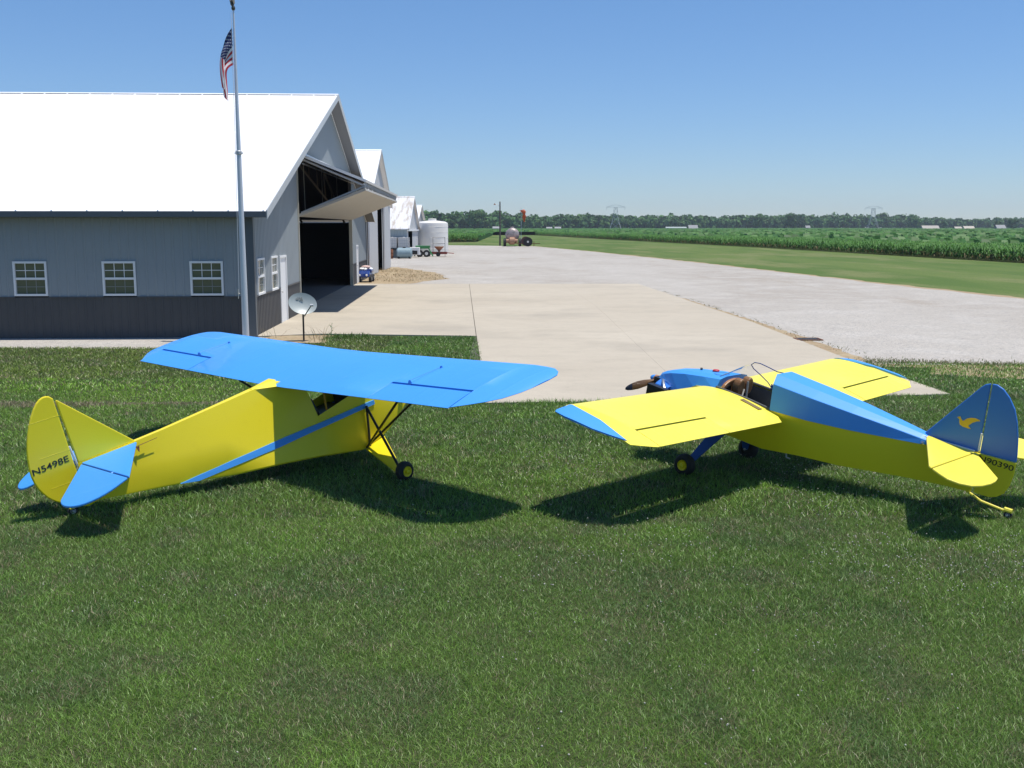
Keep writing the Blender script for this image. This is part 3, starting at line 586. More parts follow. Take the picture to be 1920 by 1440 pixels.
def stroke(pts, wd):
    for a, b in zip(pts, pts[1:]):
        a3, b3 = (lc + ea * q[0] + eb * q[1] for q in (a, b)); dv = (b3 - a3).normalized(); sv = dv.cross(face).normalized() * wd
        e.prism([a3 - sv, b3 - sv, b3 + sv, a3 + sv], face * .004)
stroke([(-.085, .04), (-.08, -.045)], .009); stroke([(-.085, .04), (-.03, .03), (-.015, 0), (-.03, -.035), (-.08, -.045)], .011); stroke([(-.055, .02), (-.05, -.025)], .014)
stroke([(0, .045), (.03, .0), (.01, -.04)], .008); stroke([(.05, .05), (.035, -.04)], .009); stroke([(.05, .05), (.10, -.05)], .012); stroke([(.03, -.03), (.09, -.045)], .007)
e.build("dish_logo", M['markgrey'], dd)
arm = cen + ea * .10 - eb * .30; tip = arm + face * .30 + upv * .17 + rt * .14
e = MB(); e.tube([arm - face * .04, arm + face * .05, tip], .016, 6); e.build("feed_arm", M['markgrey'], ds)
e = MB(); e.tube([tip + rt * -.03 - face * .01, tip + rt * .05 + face * .01], .032, 10); e.tube([tip + upv * .015, tip + upv * .015 - face * .07], .026, 10); e.build("feed_horn", M['steel'], ds, smooth=True)
e = MB(); e.tube([Vector((0, 0, .9)), cen - face * .03], .035, 8); e.tube([(-.07, 0, .93), (.07, 0, .93)], .02, 8); e.build("mount_bracket", M['markgrey'], ds)

# ------------------------------------------------------------------ aircraft
class Craft:
    """local axes: u forward, v left, w up; the root Empty sits on the ground below the wing"""
    def __init__(s, q, name, label, cat):
        x, y, z, h, p, s.dih, roll = q
        fw = Vector((math.cos(h) * math.cos(p), math.sin(h) * math.cos(p), math.sin(p))); lf = Vector((-math.sin(h), math.cos(h), 0)); up = fw.cross(lf)
        lf, up = lf * math.cos(roll) + up * math.sin(roll), up * math.cos(roll) - lf * math.sin(roll)
        Rm = Matrix((fw, lf, up)).transposed(); s.Rm = Rm; s.o = Vector((x, y, z)); s.P0 = Vector((x, y, 0)); s.off = Rm.transposed() @ (s.o - s.P0)
        s.root = bpy.data.objects.new(name, None); C.objects.link(s.root); s.root.empty_display_size = .5
        s.root.location = s.P0; s.root.rotation_euler = Rm.to_euler(); tag(s.root, label, cat)
    def world(s, u, v, w): return s.o + s.Rm @ Vector((u, v, w))
    def local(s, X): return s.Rm.transposed() @ (Vector(X) - s.o)
    def build(s, mb, name, m, parent=None, **k):
        mb.v = [tuple(Vector(p) + s.off) for p in mb.v]
        return mb.build(name, m, parent or s.root, **k)
def foil(xi, T, camb):
    xi = min(max(xi, 0.0), 1.0); yt = 5 * T * (.2969 * math.sqrt(xi) - .126 * xi - .3516 * xi ** 2 + .2843 * xi ** 3 - .1036 * xi ** 4)
    return camb * 4 * xi * (1 - xi), yt
def wing_part(st, T, camb, dih, v0, w0=0.0, n=16):
    """st: (v, ua, ub, uTE, uLE, thickness factor); one lofted solid"""
    mb = MB(); L = 2 * (n + 1); vs = []
    for (v, ua, ub, te, le, tf) in st:
        c = max(le - te, 1e-3); wv = w0 + dih * max(abs(v) - v0, 0); top = []; bot = []
        for k in range(n + 1):
            g = 1 - (1 - k / n) ** 2 if ub >= le - 1e-6 else k / n
            u = ua + (ub - ua) * g; cb, yt = foil((le - u) / c, T * tf, camb * tf); top.append((u, v, wv + c * (cb + yt) + .002)); bot.append((u, v, wv + c * (cb - yt) - .002))
        vs += top + bot[::-1]
    f = []
    for i in range(len(st) - 1):
        for k in range(L): f.append((i * L + k, i * L + (k + 1) % L, (i + 1) * L + (k + 1) % L, (i + 1) * L + k))
    f += [tuple(range(L))[::-1], tuple(range((len(st) - 1) * L, len(st) * L))]
    return mb.add(vs, f)
def mirror(st): return [(-a[0],) + a[1:] for a in st][::-1]
def plate(poly, plane, at, th):
    """thin solid outline; plane 'uw' at v=at, 'uv' at w=at (at may be a function of u)"""
    mb = MB(); f = at if callable(at) else (lambda u: at)
    a = [(u, f(u) - th / 2, q) if plane == 'uw' else (u, q, f(u) - th / 2) for u, q in poly]
    return mb.prism(a, (0, th, 0) if plane == 'uw' else (0, 0, th))
def rounded(poly, keep, it=2):
    """Chaikin corner cutting except at kept indices"""
    P = [(p[0], p[1], i in keep) for i, p in enumerate(poly)]
    for _ in range(it):
        Q = []
        for i, p in enumerate(P):
            if p[2]: Q.append(p); continue
            a, b = P[i - 1], P[(i + 1) % len(P)]
            Q += [(p[0] * .75 + a[0] * .25, p[1] * .75 + a[1] * .25, False), (p[0] * .75 + b[0] * .25, p[1] * .75 + b[1] * .25, False)]
        P = Q
    return [(p[0], p[1]) for p in P]
def lettering(cr, txt, parent, start, xdir, ydir, ndir, width, height, m, name="registration_number"):
    cu = bpy.data.curves.new("t", 'FONT'); cu.body = txt; cu.size = 1.0; cu.extrude = .004; cu.offset = .005; ob = bpy.data.objects.new("t", cu); C.objects.link(ob)
    bpy.context.view_layer.update(); me = bpy.data.meshes.new_from_object(ob.evaluated_get(bpy.context.evaluated_depsgraph_get())); bpy.data.objects.remove(ob)
    co = np.array([v.co[:] for v in me.vertices]); x0, y0 = co[:, 0].min(), co[:, 1].min(); sx = width / (co[:, 0].max() - x0); sy = height / (co[:, 1].max() - y0)
    for v in me.vertices:
        p = Vector(start) + Vector(xdir) * (v.co.x - x0) * sx + Vector(ydir) * (v.co.y - y0) * sy + Vector(ndir) * (v.co.z * .35); v.co = p + cr.off
    me.name = name; me.materials.clear(); return link(name, me, m, parent)
def wheel(cr, c, side, r, w, name="wheel", hubm=None, hub_r=.55):
    """c: axle point in local axes; side +1/-1 outer side"""
    ax = (0, side, 0); e = MB(); k = w / 2
    e.lathe([(-k * .5, r * .5), (-k, r * .56), (-k, r * .78), (-k * .8, r * .92), (-k * .35, r), (k * .35, r), (k * .8, r * .92), (k, r * .78), (k, r * .56), (k * .5, r * .5)], c, ax, 32)
    t = cr.build(e, name, M['rubber'], smooth=True)
    e = MB(); e.lathe([(-k * .6, r * .2), (-k * .6, r * hub_r), (k * .7, r * hub_r), (k + .006, r * (hub_r - .04)), (k + .002, r * .40), (k - .012, r * .36), (k - .012, r * .24), (k + .018, r * .2), (k + .022, r * .08)], c, ax, 28)
    cr.build(e, "hub", hubm or M['yellow'], t, smooth=True); return t

# --- high wing aircraft on the left
A = Craft((-2.932, 12.40, 1.115, .822, .209, .024, -.012), "high_wing_airplane", "small yellow airplane with blue high wing, left of the other one", "airplane")
fst = [  # u, half width bottom, bottom, sill, top, top width factor
    (-2.45, .018, -.49, -.25, -.05, .8), (-2.0, .065, -.575, -.30, -.05, .5), (-1.46, .135, -.67, -.33, -.035, .24), (-.8, .225, -.81, -.38, .0, .16), (-.2, .305, -.90, -.42, .035, .16),
    (.12, .315, -.965, -.40, .02, .30), (.385, .32, -1.02, -.13, .02, .45), (.43, .32, -1.035, -.52, .02, .5), (.94, .32, -1.155, -.43, .02, .62), (1.14, .315, -1.155, -.22, .02, .7), (1.28, .305, -1.11, -.40, -.05, .82),
    (1.42, .29, -1.07, -.45, -.22, .85), (1.62, .25, -.98, -.52, -.34, .85), (1.86, .19, -.87, -.6, -.44, .85)]
def hwf(i, w):
    u, hb, b, s_, t, k = fst[i]; f = (w - b) / (t - b); return hb * (1 + (k - 1) * f)
e = MB(); vs = []; NR = 8
for i, (u, hb, b, s_, t, k) in enumerate(fst):
    vs += [(u, hb * .96, b), (u, hb, b + .02), (u, hwf(i, s_), s_), (u, hwf(i, t), t), (u, -hwf(i, t), t), (u, -hwf(i, s_), s_), (u, -hb, b + .02), (u, -hb * .96, b)]
fs = []
for i in range(len(fst) - 1):
    win = .37 < fst[i][0] < .95
    for k in range(NR):
        if win and k in (2, 4): continue
        fs.append((i * NR + k, i * NR + (k + 1) % NR, (i + 1) * NR + (k + 1) % NR, (i + 1) * NR + k))
fs += [tuple(range(NR)), tuple(range((len(fst) - 1) * NR, len(fst) * NR))[::-1]]
fus = A.build(e.add(vs, fs), "fuselage", M['yellow'], smooth=True)
def sidev(u, w):
    for i in range(len(fst) - 1):
        if fst[i][0] <= u <= fst[i + 1][0]:
            t = (u - fst[i][0]) / (fst[i + 1][0] - fst[i][0]); return hwf(i, w) * (1 - t) + hwf(i + 1, w) * t
    return fst[-1][1]
for sg in (-1, 1):
    sp = [(-1.47, -.664, -.666), (-1.26, -.65, -.71), (-.8, -.632, -.70), (-.2, -.61, -.69), (.33, -.605, -.672), (.94, -.60, -.658), (1.28, -.595, -.65)]; e = MB(); v = []
    us = sorted({s_[0] for s_ in sp} | {f_[0] for f_ in fst if -1.47 < f_[0] < 1.28}); ip = lambda u, c: float(np.interp(u, [s_[0] for s_ in sp], [s_[c] for s_ in sp])); sp = [(u, ip(u, 1), ip(u, 2)) for u in us]
    for (u, a, b) in sp:
        for w in (a, b): y = sidev(u, w); v += [(u, sg * (y - .004), w), (u, sg * (y + .016), w)]
    f = []
    for i in range(len(sp) - 1):
        o_ = 4 * i; f += [(o_ + 1, o_ + 3, o_ + 7, o_ + 5), (o_, o_ + 1, o_ + 5, o_ + 4), (o_ + 2, o_ + 6, o_ + 7, o_ + 3), (o_, o_ + 4, o_ + 6, o_ + 2)]
    A.build(e.add(v, f), "side_stripe", M['blue'], fus)
hg = .391; w1 = dict(T=.095, camb=.018, dih=.021, v0=.3)
def W1s(v, cut=0.0, end=None): return (v, cut, 1.38, 0.0, 1.38, 1)
half = [W1s(.001), W1s(.3), W1s(1.0), W1s(1.868), W1s(1.87, hg), W1s(2.5, hg), W1s(3.15, hg), (3.152, .03, 1.38, .03, 1.38, 1), (3.3, .15, 1.37, .15, 1.37, .9), (3.43, .27, 1.35, .27, 1.35, .75), (3.53, .40, 1.28, .40, 1.28, .6), (3.6, .6, 1.18, .6, 1.18, .42), (3.62, .75, 1.05, .75, 1.05, .3)]
wing = A.build(wing_part(mirror(half) + half[1:], **w1), "wing", M['bluewing'], smooth=True)
for sg in (-1, 1):
    st = [(sg * v, .0, hg - .04, 0.0, 1.38, 1) for v in (1.878, 2.5, 3.145)]
    al = A.build(wing_part(st if sg > 0 else st[::-1], **w1), "aileron", M['bluewing'], smooth=True)
    dz = .024 * 1.7; vv = sg * 2.17; e = MB()
    e.prism([(.34, vv - .004, .03 + dz), (.42, vv - .004, .03 + dz), (.39, vv - .004, .10 + dz), (.375, vv - .004, .10 + dz)], (0, .012, 0)); A.build(e, "control_horn", M['blue2'], al)
    e = MB(); e.tube([(.385, vv, .095 + dz), (.86, vv, .098 + dz)], .002, 6); e.prism([(.84, vv - .006, .06 + dz), (.89, vv - .006, .06 + dz), (.875, vv - .006, .11 + dz), (.855, vv - .006, .11 + dz)], (0, .012, 0)); A.build(e, "pushrod", M['blue2'], wing)
e = MB(); e.hexa([(-.26, -.035, .03), (-.26, .035, .03), (-.0, .16, .0), (-.0, -.16, .0), (-.25, -.02, .04), (-.25, .02, .04), (.06, .07, .06), (.06, -.07, .06)]); A.build(e, "wing_fairing", M['yellow'], fus)
# cabin
e = MB(); e.hexa([(.38, -.2, -.9), (.38, .2, -.9), (.60, .2, -.9), (.60, -.2, -.9), (.40, -.13, -.32), (.40, .13, -.32), (.47, .13, -.32), (.47, -.13, -.32)]); e.box(.55, .92, -.2, .2, -.98, -.55); A.build(e, "seat", M['black'], fus)  # black block put in so the window shows a shaded cabin
e = MB(); e.box(1.02, 1.05, -.2, .2, -.62, -.22); A.build(e, "instrument_panel", M['black'], fus)
e = MB(); e.tube([(.60, -.19, -.12), (.61, -.2, -.30), (.60, -.2, -.5)], .013, 6); A.build(e, "shoulder_strap", mat("orange_yellow_strap", (.6, .3, .03), .7), fus)
e = MB(); 
for sg in (-1, 1): e = MB(); e.tube([(1.13, sg * .23, -.02), (.95, sg * .262, -.43)], .012, 6); A.build(e, 'window_frame', M['yellow'], fus)
# wing struts
for sg in (-1, 1):
    e = MB(); e.tube([(1.02, sg * .325, -1.13), (.98, sg * 2.05, .035)], .016, 8); A.build(e, "wing_strut", M['black'])
    e = MB(); e.tube([(1.00, sg * .325, -1.14), (.42, sg * 2.05, .03)], .016, 8); A.build(e, "wing_strut", M['black'])
# landing gear
gw = A.local((-1.27, 12.13, .118)); gy = abs(gw.y); gu, gz = gw.x, gw.z
for sg in (-1, 1):
    hubp = Vector((gu, sg * (gy - .02), gz)); hb = A.world(*hubp); 
    zz = gz + (.118 - hb.z) / A.Rm[2][2]; hubp.z = zz
    wheel(A, tuple(hubp), sg, .118, .105, "wheel", hub_r=.56)
    ax = hubp - Vector((0, sg * .07, 0))
    e = MB(); e.tube([(1.13, sg * .31, -.64), tuple(ax)], .018, 8); e.tube([(1.13, sg * .315, -.62), (1.05, sg * .33, -1.14)], .016, 8); A.build(e, "shock_strut", M['black'])
    e = MB(); p0, p1, p2 = Vector((.98, sg * .32, -1.15)), Vector((1.32, sg * .31, -1.10)), ax + Vector((.03, 0, .0)); p3 = ax - Vector((.06, 0, 0))
    e.prism([p0, p1, p2, p3], (0, 0, -.022)); A.build(e, "gear_leg", M['yellow'], bevel=.005)
    e = MB(); e.tube([tuple(ax - Vector((0, sg * .03, 0))), tuple(hubp)], .014, 8); A.build(e, "axle", M['black'])
# nose
e = MB(); e.lathe([(0, .12), (.05, .115), (.10, .06), (.15, .02)], (1.86, 0, -.63), (1, 0, 0), 18); A.build(e, "spinner", M['blue'], smooth=True)
e = MB(); d = Vector((0, -.78, .62)).normalized()
for sg in (-1, 1):
    b = Vector((1.93, 0, -.63)); pr = [(.03, .025), (.15, .04), (.4, .055), (.62, .045), (.72, .015)]; q = Vector((.35, .0, 0)); nrm = Vector((0, -d.z, d.y)); vs = []
    for (r_, wd) in pr:
        c_ = b + d * sg * r_; o2 = (nrm * .9 + Vector((.4, 0, 0)) * sg).normalized() * wd; vs += [c_ + o2, c_ + Vector((.01, 0, 0)), c_ - o2, c_ - Vector((.01, 0, 0))]
    e.add(vs, [(4 * i + k_, 4 * i + (k_ + 1) % 4, 4 * i + 4 + (k_ + 1) % 4, 4 * i + 4 + k_) for i in range(4) for k_ in range(4)] + [(0, 1, 2, 3), (16, 17, 18, 19)])
A.build(e, "propeller", M['wood'])
# tail
fin = A.build(plate(rounded([(-1.79, -.045), (-2.47, .655), (-2.485, .655), (-2.44, -.05)], {0, 1, 2, 3}), 'uw', 0, .03), "fin", M['yellow'], bevel=.012)
rud = A.build(plate(rounded([(-2.505, .685), (-2.545, .73), (-2.62, .735), (-2.70, .68), (-2.80, .53), (-2.87, .37), (-2.915, .22), (-2.94, .02), (-2.92, -.13), (-2.86, -.26), (-2.79, -.345), (-2.69, -.42), (-2.56, -.45), (-2.47, -.44)], {0, 13}, 1), 'uw', 0, .028), "rudder", M['yellow'], bevel=.012)
lettering(A, "N5498E", rud, (-2.912, -.0155, -.012), (1, 0, .045), (0, 0, 1), (0, -1, 0), .385, .066, M['lettering'])
for wv_ in (.50, -.22, .12):
    e = MB(); e.tube([(-2.49 if wv_ > -.1 else -2.47, -.0135, wv_), (-2.80 + (wv_ - .5) * (-.08) - (.0 if wv_ > .3 else .04), -.0135, wv_ + .01)], .0022, 5); A.build(e, "rib_ridge", M['yellow'], rud)
e = MB(); e.tube([(-2.482, 0, .15), (-2.447, 0, -.10)], .012, 6); A.build(e, "hinge_tube", M['white'], fin)
for sg in (-1, 1):
    fs_ = sg * (1.0 if sg < 0 else .63)
    sb = A.build(plate([(-1.80, fs_ * .02), (-2.445, fs_ * 1.12), (-2.445, fs_ * 1.12), (-2.42, fs_ * .05)] if False else [(-1.78, fs_ * .02), (-2.40, fs_ * 1.03), (-2.42, fs_ * .03)], 'uv', -.068, .026), "stabilizer", M['blue'], bevel=.01)
    dr = lambda u: -.068 - .30 * max(0, -2.44 - u)
    pl = [(-2.437, fs_ * .06), (-2.90, fs_ * .50), (-2.935, fs_ * .57), (-2.945, fs_ * .67), (-2.925, fs_ * .78), (-2.87, fs_ * .89), (-2.77, fs_ * .98), (-2.65, fs_ * 1.03), (-2.53, fs_ * 1.045), (-2.42, fs_ * 1.035)]
    el = A.build(plate(rounded(pl, {0, 1, 9}, 1), 'uv', dr, .024), "elevator", M['blue'], bevel=.009)
    e = MB(); e.tube([(-2.40, fs_ * .7, -.066), (-2.45, fs_ * .7, -.07)], .010, 6); A.build(e, "hinge", M['blue'], sb)
e = MB(); e.tube([(-1.70, -.085, -.085), (-2.0, -.075, -.10), (-2.44, -.03, -.22)], .004, 5); e.prism([(-1.79, -.082, -.10), (-1.83, -.082, -.10), (-1.81, -.092, -.16)], (0, .01, 0)); e.tube([(-1.80, -.085, -.09), (-1.58, -.10, -.075)], .003, 5); A.build(e, "control_cable", M['rust'], fus)
tw = A.local((-4.78, 10.42, 0)); T0 = A.world(-2.42, 0, -.5)
gl = A.local((T0.x - .13, T0.y - .16, .06))
e = MB(); e.tube([(-2.30, 0, -.50), (-2.46, 0, -.53), tuple(gl + Vector((.04, 0, .05)))], .012, 6); e.box(gl.x - .03, gl.x + .05, -.035, .035, gl.z + .03, gl.z + .045); A.build(e, "tail_spring", M['yellow'])
wheel(A, (gl.x, 0, gl.z), -1, .055, .035, "tail_wheel", M['steel'])

# --- low wing aircraft on the right
B = Craft((3.462, 12.18, .756, 2.339, .196, .025, -.002), "low_wing_airplane", "small open cockpit airplane with yellow low wing and blue turtledeck on the right", "airplane")
bst = [(2.03, .14, -.36, -.22), (1.7, .24, -.42, -.19), (1.35, .335, -.45, .02), (1.02, .36, -.44, .09), (.6, .36, -.43, .085), (.25, .36, -.43, .06), (-.22, .335, -.35, .09), (-.7, .28, -.30, .135), (-1.42, .145, -.19, .215), (-1.8, .075, -.145, .262), (-2.07, .028, -.125, .30)]
e = MB(); vs = []
for (u, h_, b, t) in bst: vs += [(u, h_ * .97, b), (u, h_, b + .015), (u, h_, t), (u, -h_, t), (u, -h_, b + .015), (u, -h_ * .97, b)]
fs = []
for i in range(len(bst) - 1):
    for k in range(6):
        if k == 2 and .2 < bst[i + 1][0] < 1.01: continue        # open cockpit
        fs.append((i * 6 + k, i * 6 + (k + 1) % 6, (i + 1) * 6 + (k + 1) % 6, (i + 1) * 6 + k))
fs += [tuple(range(6)), tuple(range((len(bst) - 1) * 6, len(bst) * 6))[::-1]]
fusB = B.build(e.add(vs, fs), "fuselage", M['yellow'], smooth=True)  # deeper yellow than the wings, darkening the shaded side by colour
# cockpit tub, rim, seat, panel
e = MB(); tubp = [(1.03, .335, -.40, .075), (.6, .335, -.40, .075), (.25, .335, -.40, .05)]; vs = []
for (u, h_, b, t) in tubp: vs += [(u, h_, t), (u, h_, b), (u, -h_, b), (u, -h_, t)]
B.build(e.add(vs, [(4 * i + k, 4 * i + 4 + k, 4 * i + 5 + k, 4 * i + 1 + k) for i in range(2) for k in range(3)] + [(0, 1, 2, 3), (8, 9, 10, 11)]), "cockpit_lining", M['cockpit'], fusB, fix=False)
for sg in (-1, 1):
    e = MB(); e.tube([(1.04, sg * .348, .10), (.6, sg * .348, .095), (.24, sg * .348, .07)], .016, 8); B.build(e, "cockpit_rim", M['cockpit'], fusB, smooth=True)
e = MB(); e.hexa([(.33, -.27, -.36), (.33, .27, -.36), (.78, .27, -.36), (.78, -.27, -.36), (.33, -.27, -.20), (.33, .27, -.20), (.78, .27, -.17), (.78, -.27, -.17)]); e.hexa([(.27, -.27, -.34), (.27, .27, -.34), (.38, .27, -.2), (.38, -.27, -.2), (.25, -.27, .03), (.25, .27, .03), (.30, .27, .05), (.30, -.27, .05)])
B.build(e, "seat", M['canvas'], fusB, bevel=.02)
e = MB(); e.tube([(.88, .28, -.3), (.75, .29, -.05), (.45, .29, .0)], .012, 6); e.tube([(.86, 0, -.36), (.82, 0, -.02)], .014, 6); B.build(e, "control_stick", M['chrome'], fusB)
ell = [(.0 + .25 * math.cos(t), .055 + .125 * math.sin(t)) for t in [i * math.pi / 12 for i in range(24)]]
e = MB(); e.prism([(1.0, y, w) for y, w in ell], (.045, 0, 0)); pn = B.build(e, "instrument_panel", M['woodlight'], fusB, bevel=.01)
for y, r_ in ((-.14, .045), (.0, .055), (.14, .045)):
    e = MB(); e.lathe([(0, r_), (.012, r_), (.012, r_ * .85), (.006, r_ * .8)], (1.0, y, .07), (-1, 0, 0), 18); B.build(e, "gauge", M['black'], pn)
for y in (.09, -.09):   # two rounded leather pads with a dark gap
    e = MB(); pad = [(y + .072 * math.cos(t), .125 + .105 * math.sin(t)) for t in [i * math.pi / 10 for i in range(20)]]
    e.prism([(.84, a, b) for a, b in pad], (.10, 0, .0)); B.build(e, "headrest_pad", M['leather'], fusB, bevel=.02)
e = MB(); e.tube([(.83, 0, .2), (.80, .02, .0), (.78, .1, -.1)], .014, 6); e.tube([(.83, .05, .1), (.76, .2, -.05), (.7, .25, -.2)], .010, 6); B.build(e, "harness_strap", M['canvas'], fusB)
# cowl
cst = [(1.04, .362, .05, .29, .19, .215), (1.3, .352, -.06, .275, .145, .175), (1.6, .31, -.16, .24, .085, .115), (1.85, .235, -.20, .19, .015, .05), (2.0, .18, -.20, .13, -.045, -.01), (2.10, .13, -.19, .07, -.10, -.07)]
e = MB(); vs = []
for (u, h_, b, hc, wc, wt) in cst: vs += [(u, h_ + .004, b), (u, hc, wc), (u, hc * .55, wt), (u, -hc * .55, wt), (u, -hc, wc), (u, -h_ - .004, b)]
fs = [(6 * i + k, 6 * i + 6 + k, 6 * i + 7 + k, 6 * i + 1 + k) for i in range(len(cst) - 1) for k in range(5)] + [tuple(range(6)), tuple(range(6 * len(cst) - 6, 6 * len(cst)))[::-1]]
cow = B.build(e.add(vs, fs), "engine_cowl", M['blue'])
e = MB(); e.lathe([(0, .016), (.03, .016), (.035, .008)], (1.56, -.04, .118), (.1, 0, 1), 10); B.build(e, "fuel_gauge_knob", M['black'], cow)
e = MB(); e.lathe([(0, .045), (.02, .045), (.028, .03)], (1.34, -.04, .165), (.15, 0, 1), 14); B.build(e, "fuel_cap", M['red'], cow)
e = MB(); e.tube([(1.18 + .085 * math.cos(t), .06 + .1 * math.sin(t), .193 - .085 * math.cos(t) * .16) for t in [i * math.pi / 10 for i in range(21)]], .006, 5); B.build(e, "access_ring", M['blue2'], cow)
# engine
e = MB(); e.box(1.72, 2.15, -.13, .13, -.42, -.13)
for sg in (-1, 1):
    for u0 in (1.82, 1.99):
        for k in range(7): e.box(u0 - .055, u0 + .055, *sorted((sg * (.13 + k * .03), sg * (.145 + k * .03))), -.37, -.17)
        e.tube([(u0, sg * .12, -.27), (u0, sg * .36, -.27)], .04, 10)
    e.box(1.74, 2.04, *sorted((sg * .32, sg * .40)), -.40, -.16)
eng = B.build(e, "engine", M['black'])
e = MB()
for sg in (-1, 1): e.tube([(1.8, sg * .33, -.2), (1.9, sg * .26, -.12), (2.02, sg * .1, -.13)], .022, 8); e.tube([(1.82, sg * .3, -.40), (1.72, sg * .3, -.5), (1.55, sg * .25, -.52)], .02, 8)
e.tube([(1.85, .37, -.26), (1.86, .385, -.26)], .02, 8); e.tube([(1.96, .37, -.30), (1.97, .385, -.30)], .02, 8); B.build(e, "intake_pipe", M['chrome'], eng, smooth=True)
e = MB(); e.hexa([(1.78, .1, -.15), (1.78, .32, -.19), (2.03, .3, -.2), (2.1, .08, -.16), (1.78, .1, -.10), (1.78, .3, -.15), (2.0, .28, -.16), (2.06, .08, -.12)]); B.build(e, "cooling_baffle", M['blue2'], eng)
# propeller
M['bladetip'] = mat('dark_blue_grey_blade_tip', (.035, .045, .07), .5)
e = MB(); e.lathe([(-.05, .055), (.03, .055), (.04, .045)], (2.19, 0, -.195), (1, 0, 0), 18); hb_ = B.build(e, "propeller_hub", M['woodlight'], smooth=True)
e = MB(); e.lathe([(0, .048), (.03, .045), (.06, .028), (.075, .008)], (2.23, 0, -.195), (1, 0, 0), 18); B.build(e, "spinner", M['blue'], hb_, smooth=True)
d = Vector((0, 1, -.08)).normalized()
for sg in (1, -1):
    e = MB(); b = Vector((2.19, 0, -.20)); vs = []; pr = [(.03, .020, .02), (.12, .028, .018), (.25, .044, .014), (.40, .052, .010), (.52, .045, .008), (.60, .034, .006), (.65, .016, .004)]
    for j, (r_, wd, th) in enumerate(pr):
        tw_ = R(52 - 45 * r_ / .64); cd = Vector((math.sin(tw_) * .8, 0, math.cos(tw_) * sg)).normalized(); nn = cd.cross(d).normalized(); c_ = b + d * sg * r_
        vs += [c_ + cd * wd, c_ + nn * th, c_ - cd * wd, c_ - nn * th]
    m_ = len(pr); k0 = 5
    for (name_, a_, z_, mm) in (("propeller_blade", 0, k0 + 0, M['wood']), ("blade_tip", k0 - 1, m_ - 1, M['bladetip'])):
        q = MB(); sub = vs[4 * a_:4 * (z_ + 1)] if name_ == "blade_tip" else vs[:4 * (k0)]; n_ = len(sub) // 4
        q.add(sub, [(4 * i + k_, 4 * i + (k_ + 1) % 4, 4 * i + 4 + (k_ + 1) % 4, 4 * i + 4 + k_) for i in range(n_ - 1) for k_ in range(4)] + [(0, 1, 2, 3), tuple(range(4 * n_ - 4, 4 * n_))])
        if name_ == "propeller_blade": bl = B.build(q, name_, mm, smooth=True)
        else: B.build(q, name_, mm, bl, smooth=True)
# turtledeck
tst = [(.25, .362, .064, .330, .372, .16, .452), (-.22, .338, .092, .308, .352, .15, .422), (-.7, .284, .137, .258, .332, .125, .39), (-1.2, .187, .192, .170, .303, .085, .345), (-1.46, .137, .222, .124, .283, .06, .32), (-1.55, .10, .235, .09, .27, .045, .30)]
e = MB(); vs = []
for i, (u, h_, b, hc, wc, ht, wt) in enumerate(tst):
    du = (.0, .07, .12) if i == 0 else (0, 0, 0)
    vs += [(u - .0, h_ + .004, b), (u + du[1] * .9 - .02 * (i == 0), hc, wc), (u + du[2], ht, wt), (u + du[2], -ht, wt), (u + du[1] * .9 - .02 * (i == 0), -hc, wc), (u, -h_ - .004, b)]
fs = [(6 * i + k, 6 * i + 6 + k, 6 * i + 7 + k, 6 * i + 1 + k) for i in range(len(tst) - 1) for k in range(5)] + [tuple(range(6)), tuple(range(6 * len(tst) - 6, 6 * len(tst)))[::-1]]
td = B.build(e.add(vs, fs), "turtledeck", M['blue'], bevel=.006)
e = MB(); e.lathe([(0, .016), (.012, .014)], (-1.50, .125, .245), (.1, 1, .4), 10); B.build(e, "deck_screw", M['chrome'], td)
# windscreen hoop and glass
hp = [(.66, -.335, .10), (.74, -.315, .18), (.85, -.285, .25), (.94, -.25, .305), (.96, -.21, .355), (.89, -.16, .41), (.78, -.11, .435), (.62, -.06, .435), (.48, -.02, .43), (.36, .0, .445)]
e = MB(); e.tube(hp, .006, 8); e.add([(.60, -.34, .09), (.70, -.34, .09), (.70, -.335, .17), (.60, -.355, .09), (.70, -.355, .09), (.70, -.35, .17)], [(0, 1, 2), (3, 5, 4), (0, 2, 5, 3), (1, 4, 5, 2)]); B.build(e, "canopy_hoop", M['bluecar'], smooth=False)
gm = bpy.data.materials.new("clear_windscreen"); gm.use_nodes = True; nt = gm.node_tree; t_ = nt.nodes.new("ShaderNodeBsdfTransparent"); gl_ = nt.nodes.new("ShaderNodeBsdfGlossy"); gl_.inputs["Roughness"].default_value = .03
mxs = nt.nodes.new("ShaderNodeMixShader"); lw_ = nt.nodes.new("ShaderNodeLayerWeight"); lw_.inputs[0].default_value = .08; nt.links.new(lw_.outputs["Fresnel"], mxs.inputs[0]); nt.links.new(t_.outputs[0], mxs.inputs[1]); nt.links.new(gl_.outputs[0], mxs.inputs[2]); nt.links.new(mxs.outputs[0], nt.nodes["Material Output"].inputs[0]); t_.inputs[0].default_value = (.93, .95, .96, 1)
e = MB(); vs = []; na = 16
for j, (uu, hh, rr) in enumerate(((1.16, .0, .26), (1.06, .10, .255), (.96, .18, .235), (.88, .235, .20))):
    for k in range(na + 1):
        t = math.pi * k / na; vs.append((uu - .0 * k, rr * math.cos(t), .125 + .035 * j * 0 + hh * math.sin(t) ** .6 + (.075 if j == 0 else .04) * math.sin(t)))
B.build(e.add(vs, [(j * (na + 1) + k, j * (na + 1) + k + 1, (j + 1) * (na + 1) + k + 1, (j + 1) * (na + 1) + k) for j in range(3) for k in range(na)]), "windscreen", gm, smooth=True, fix=False)
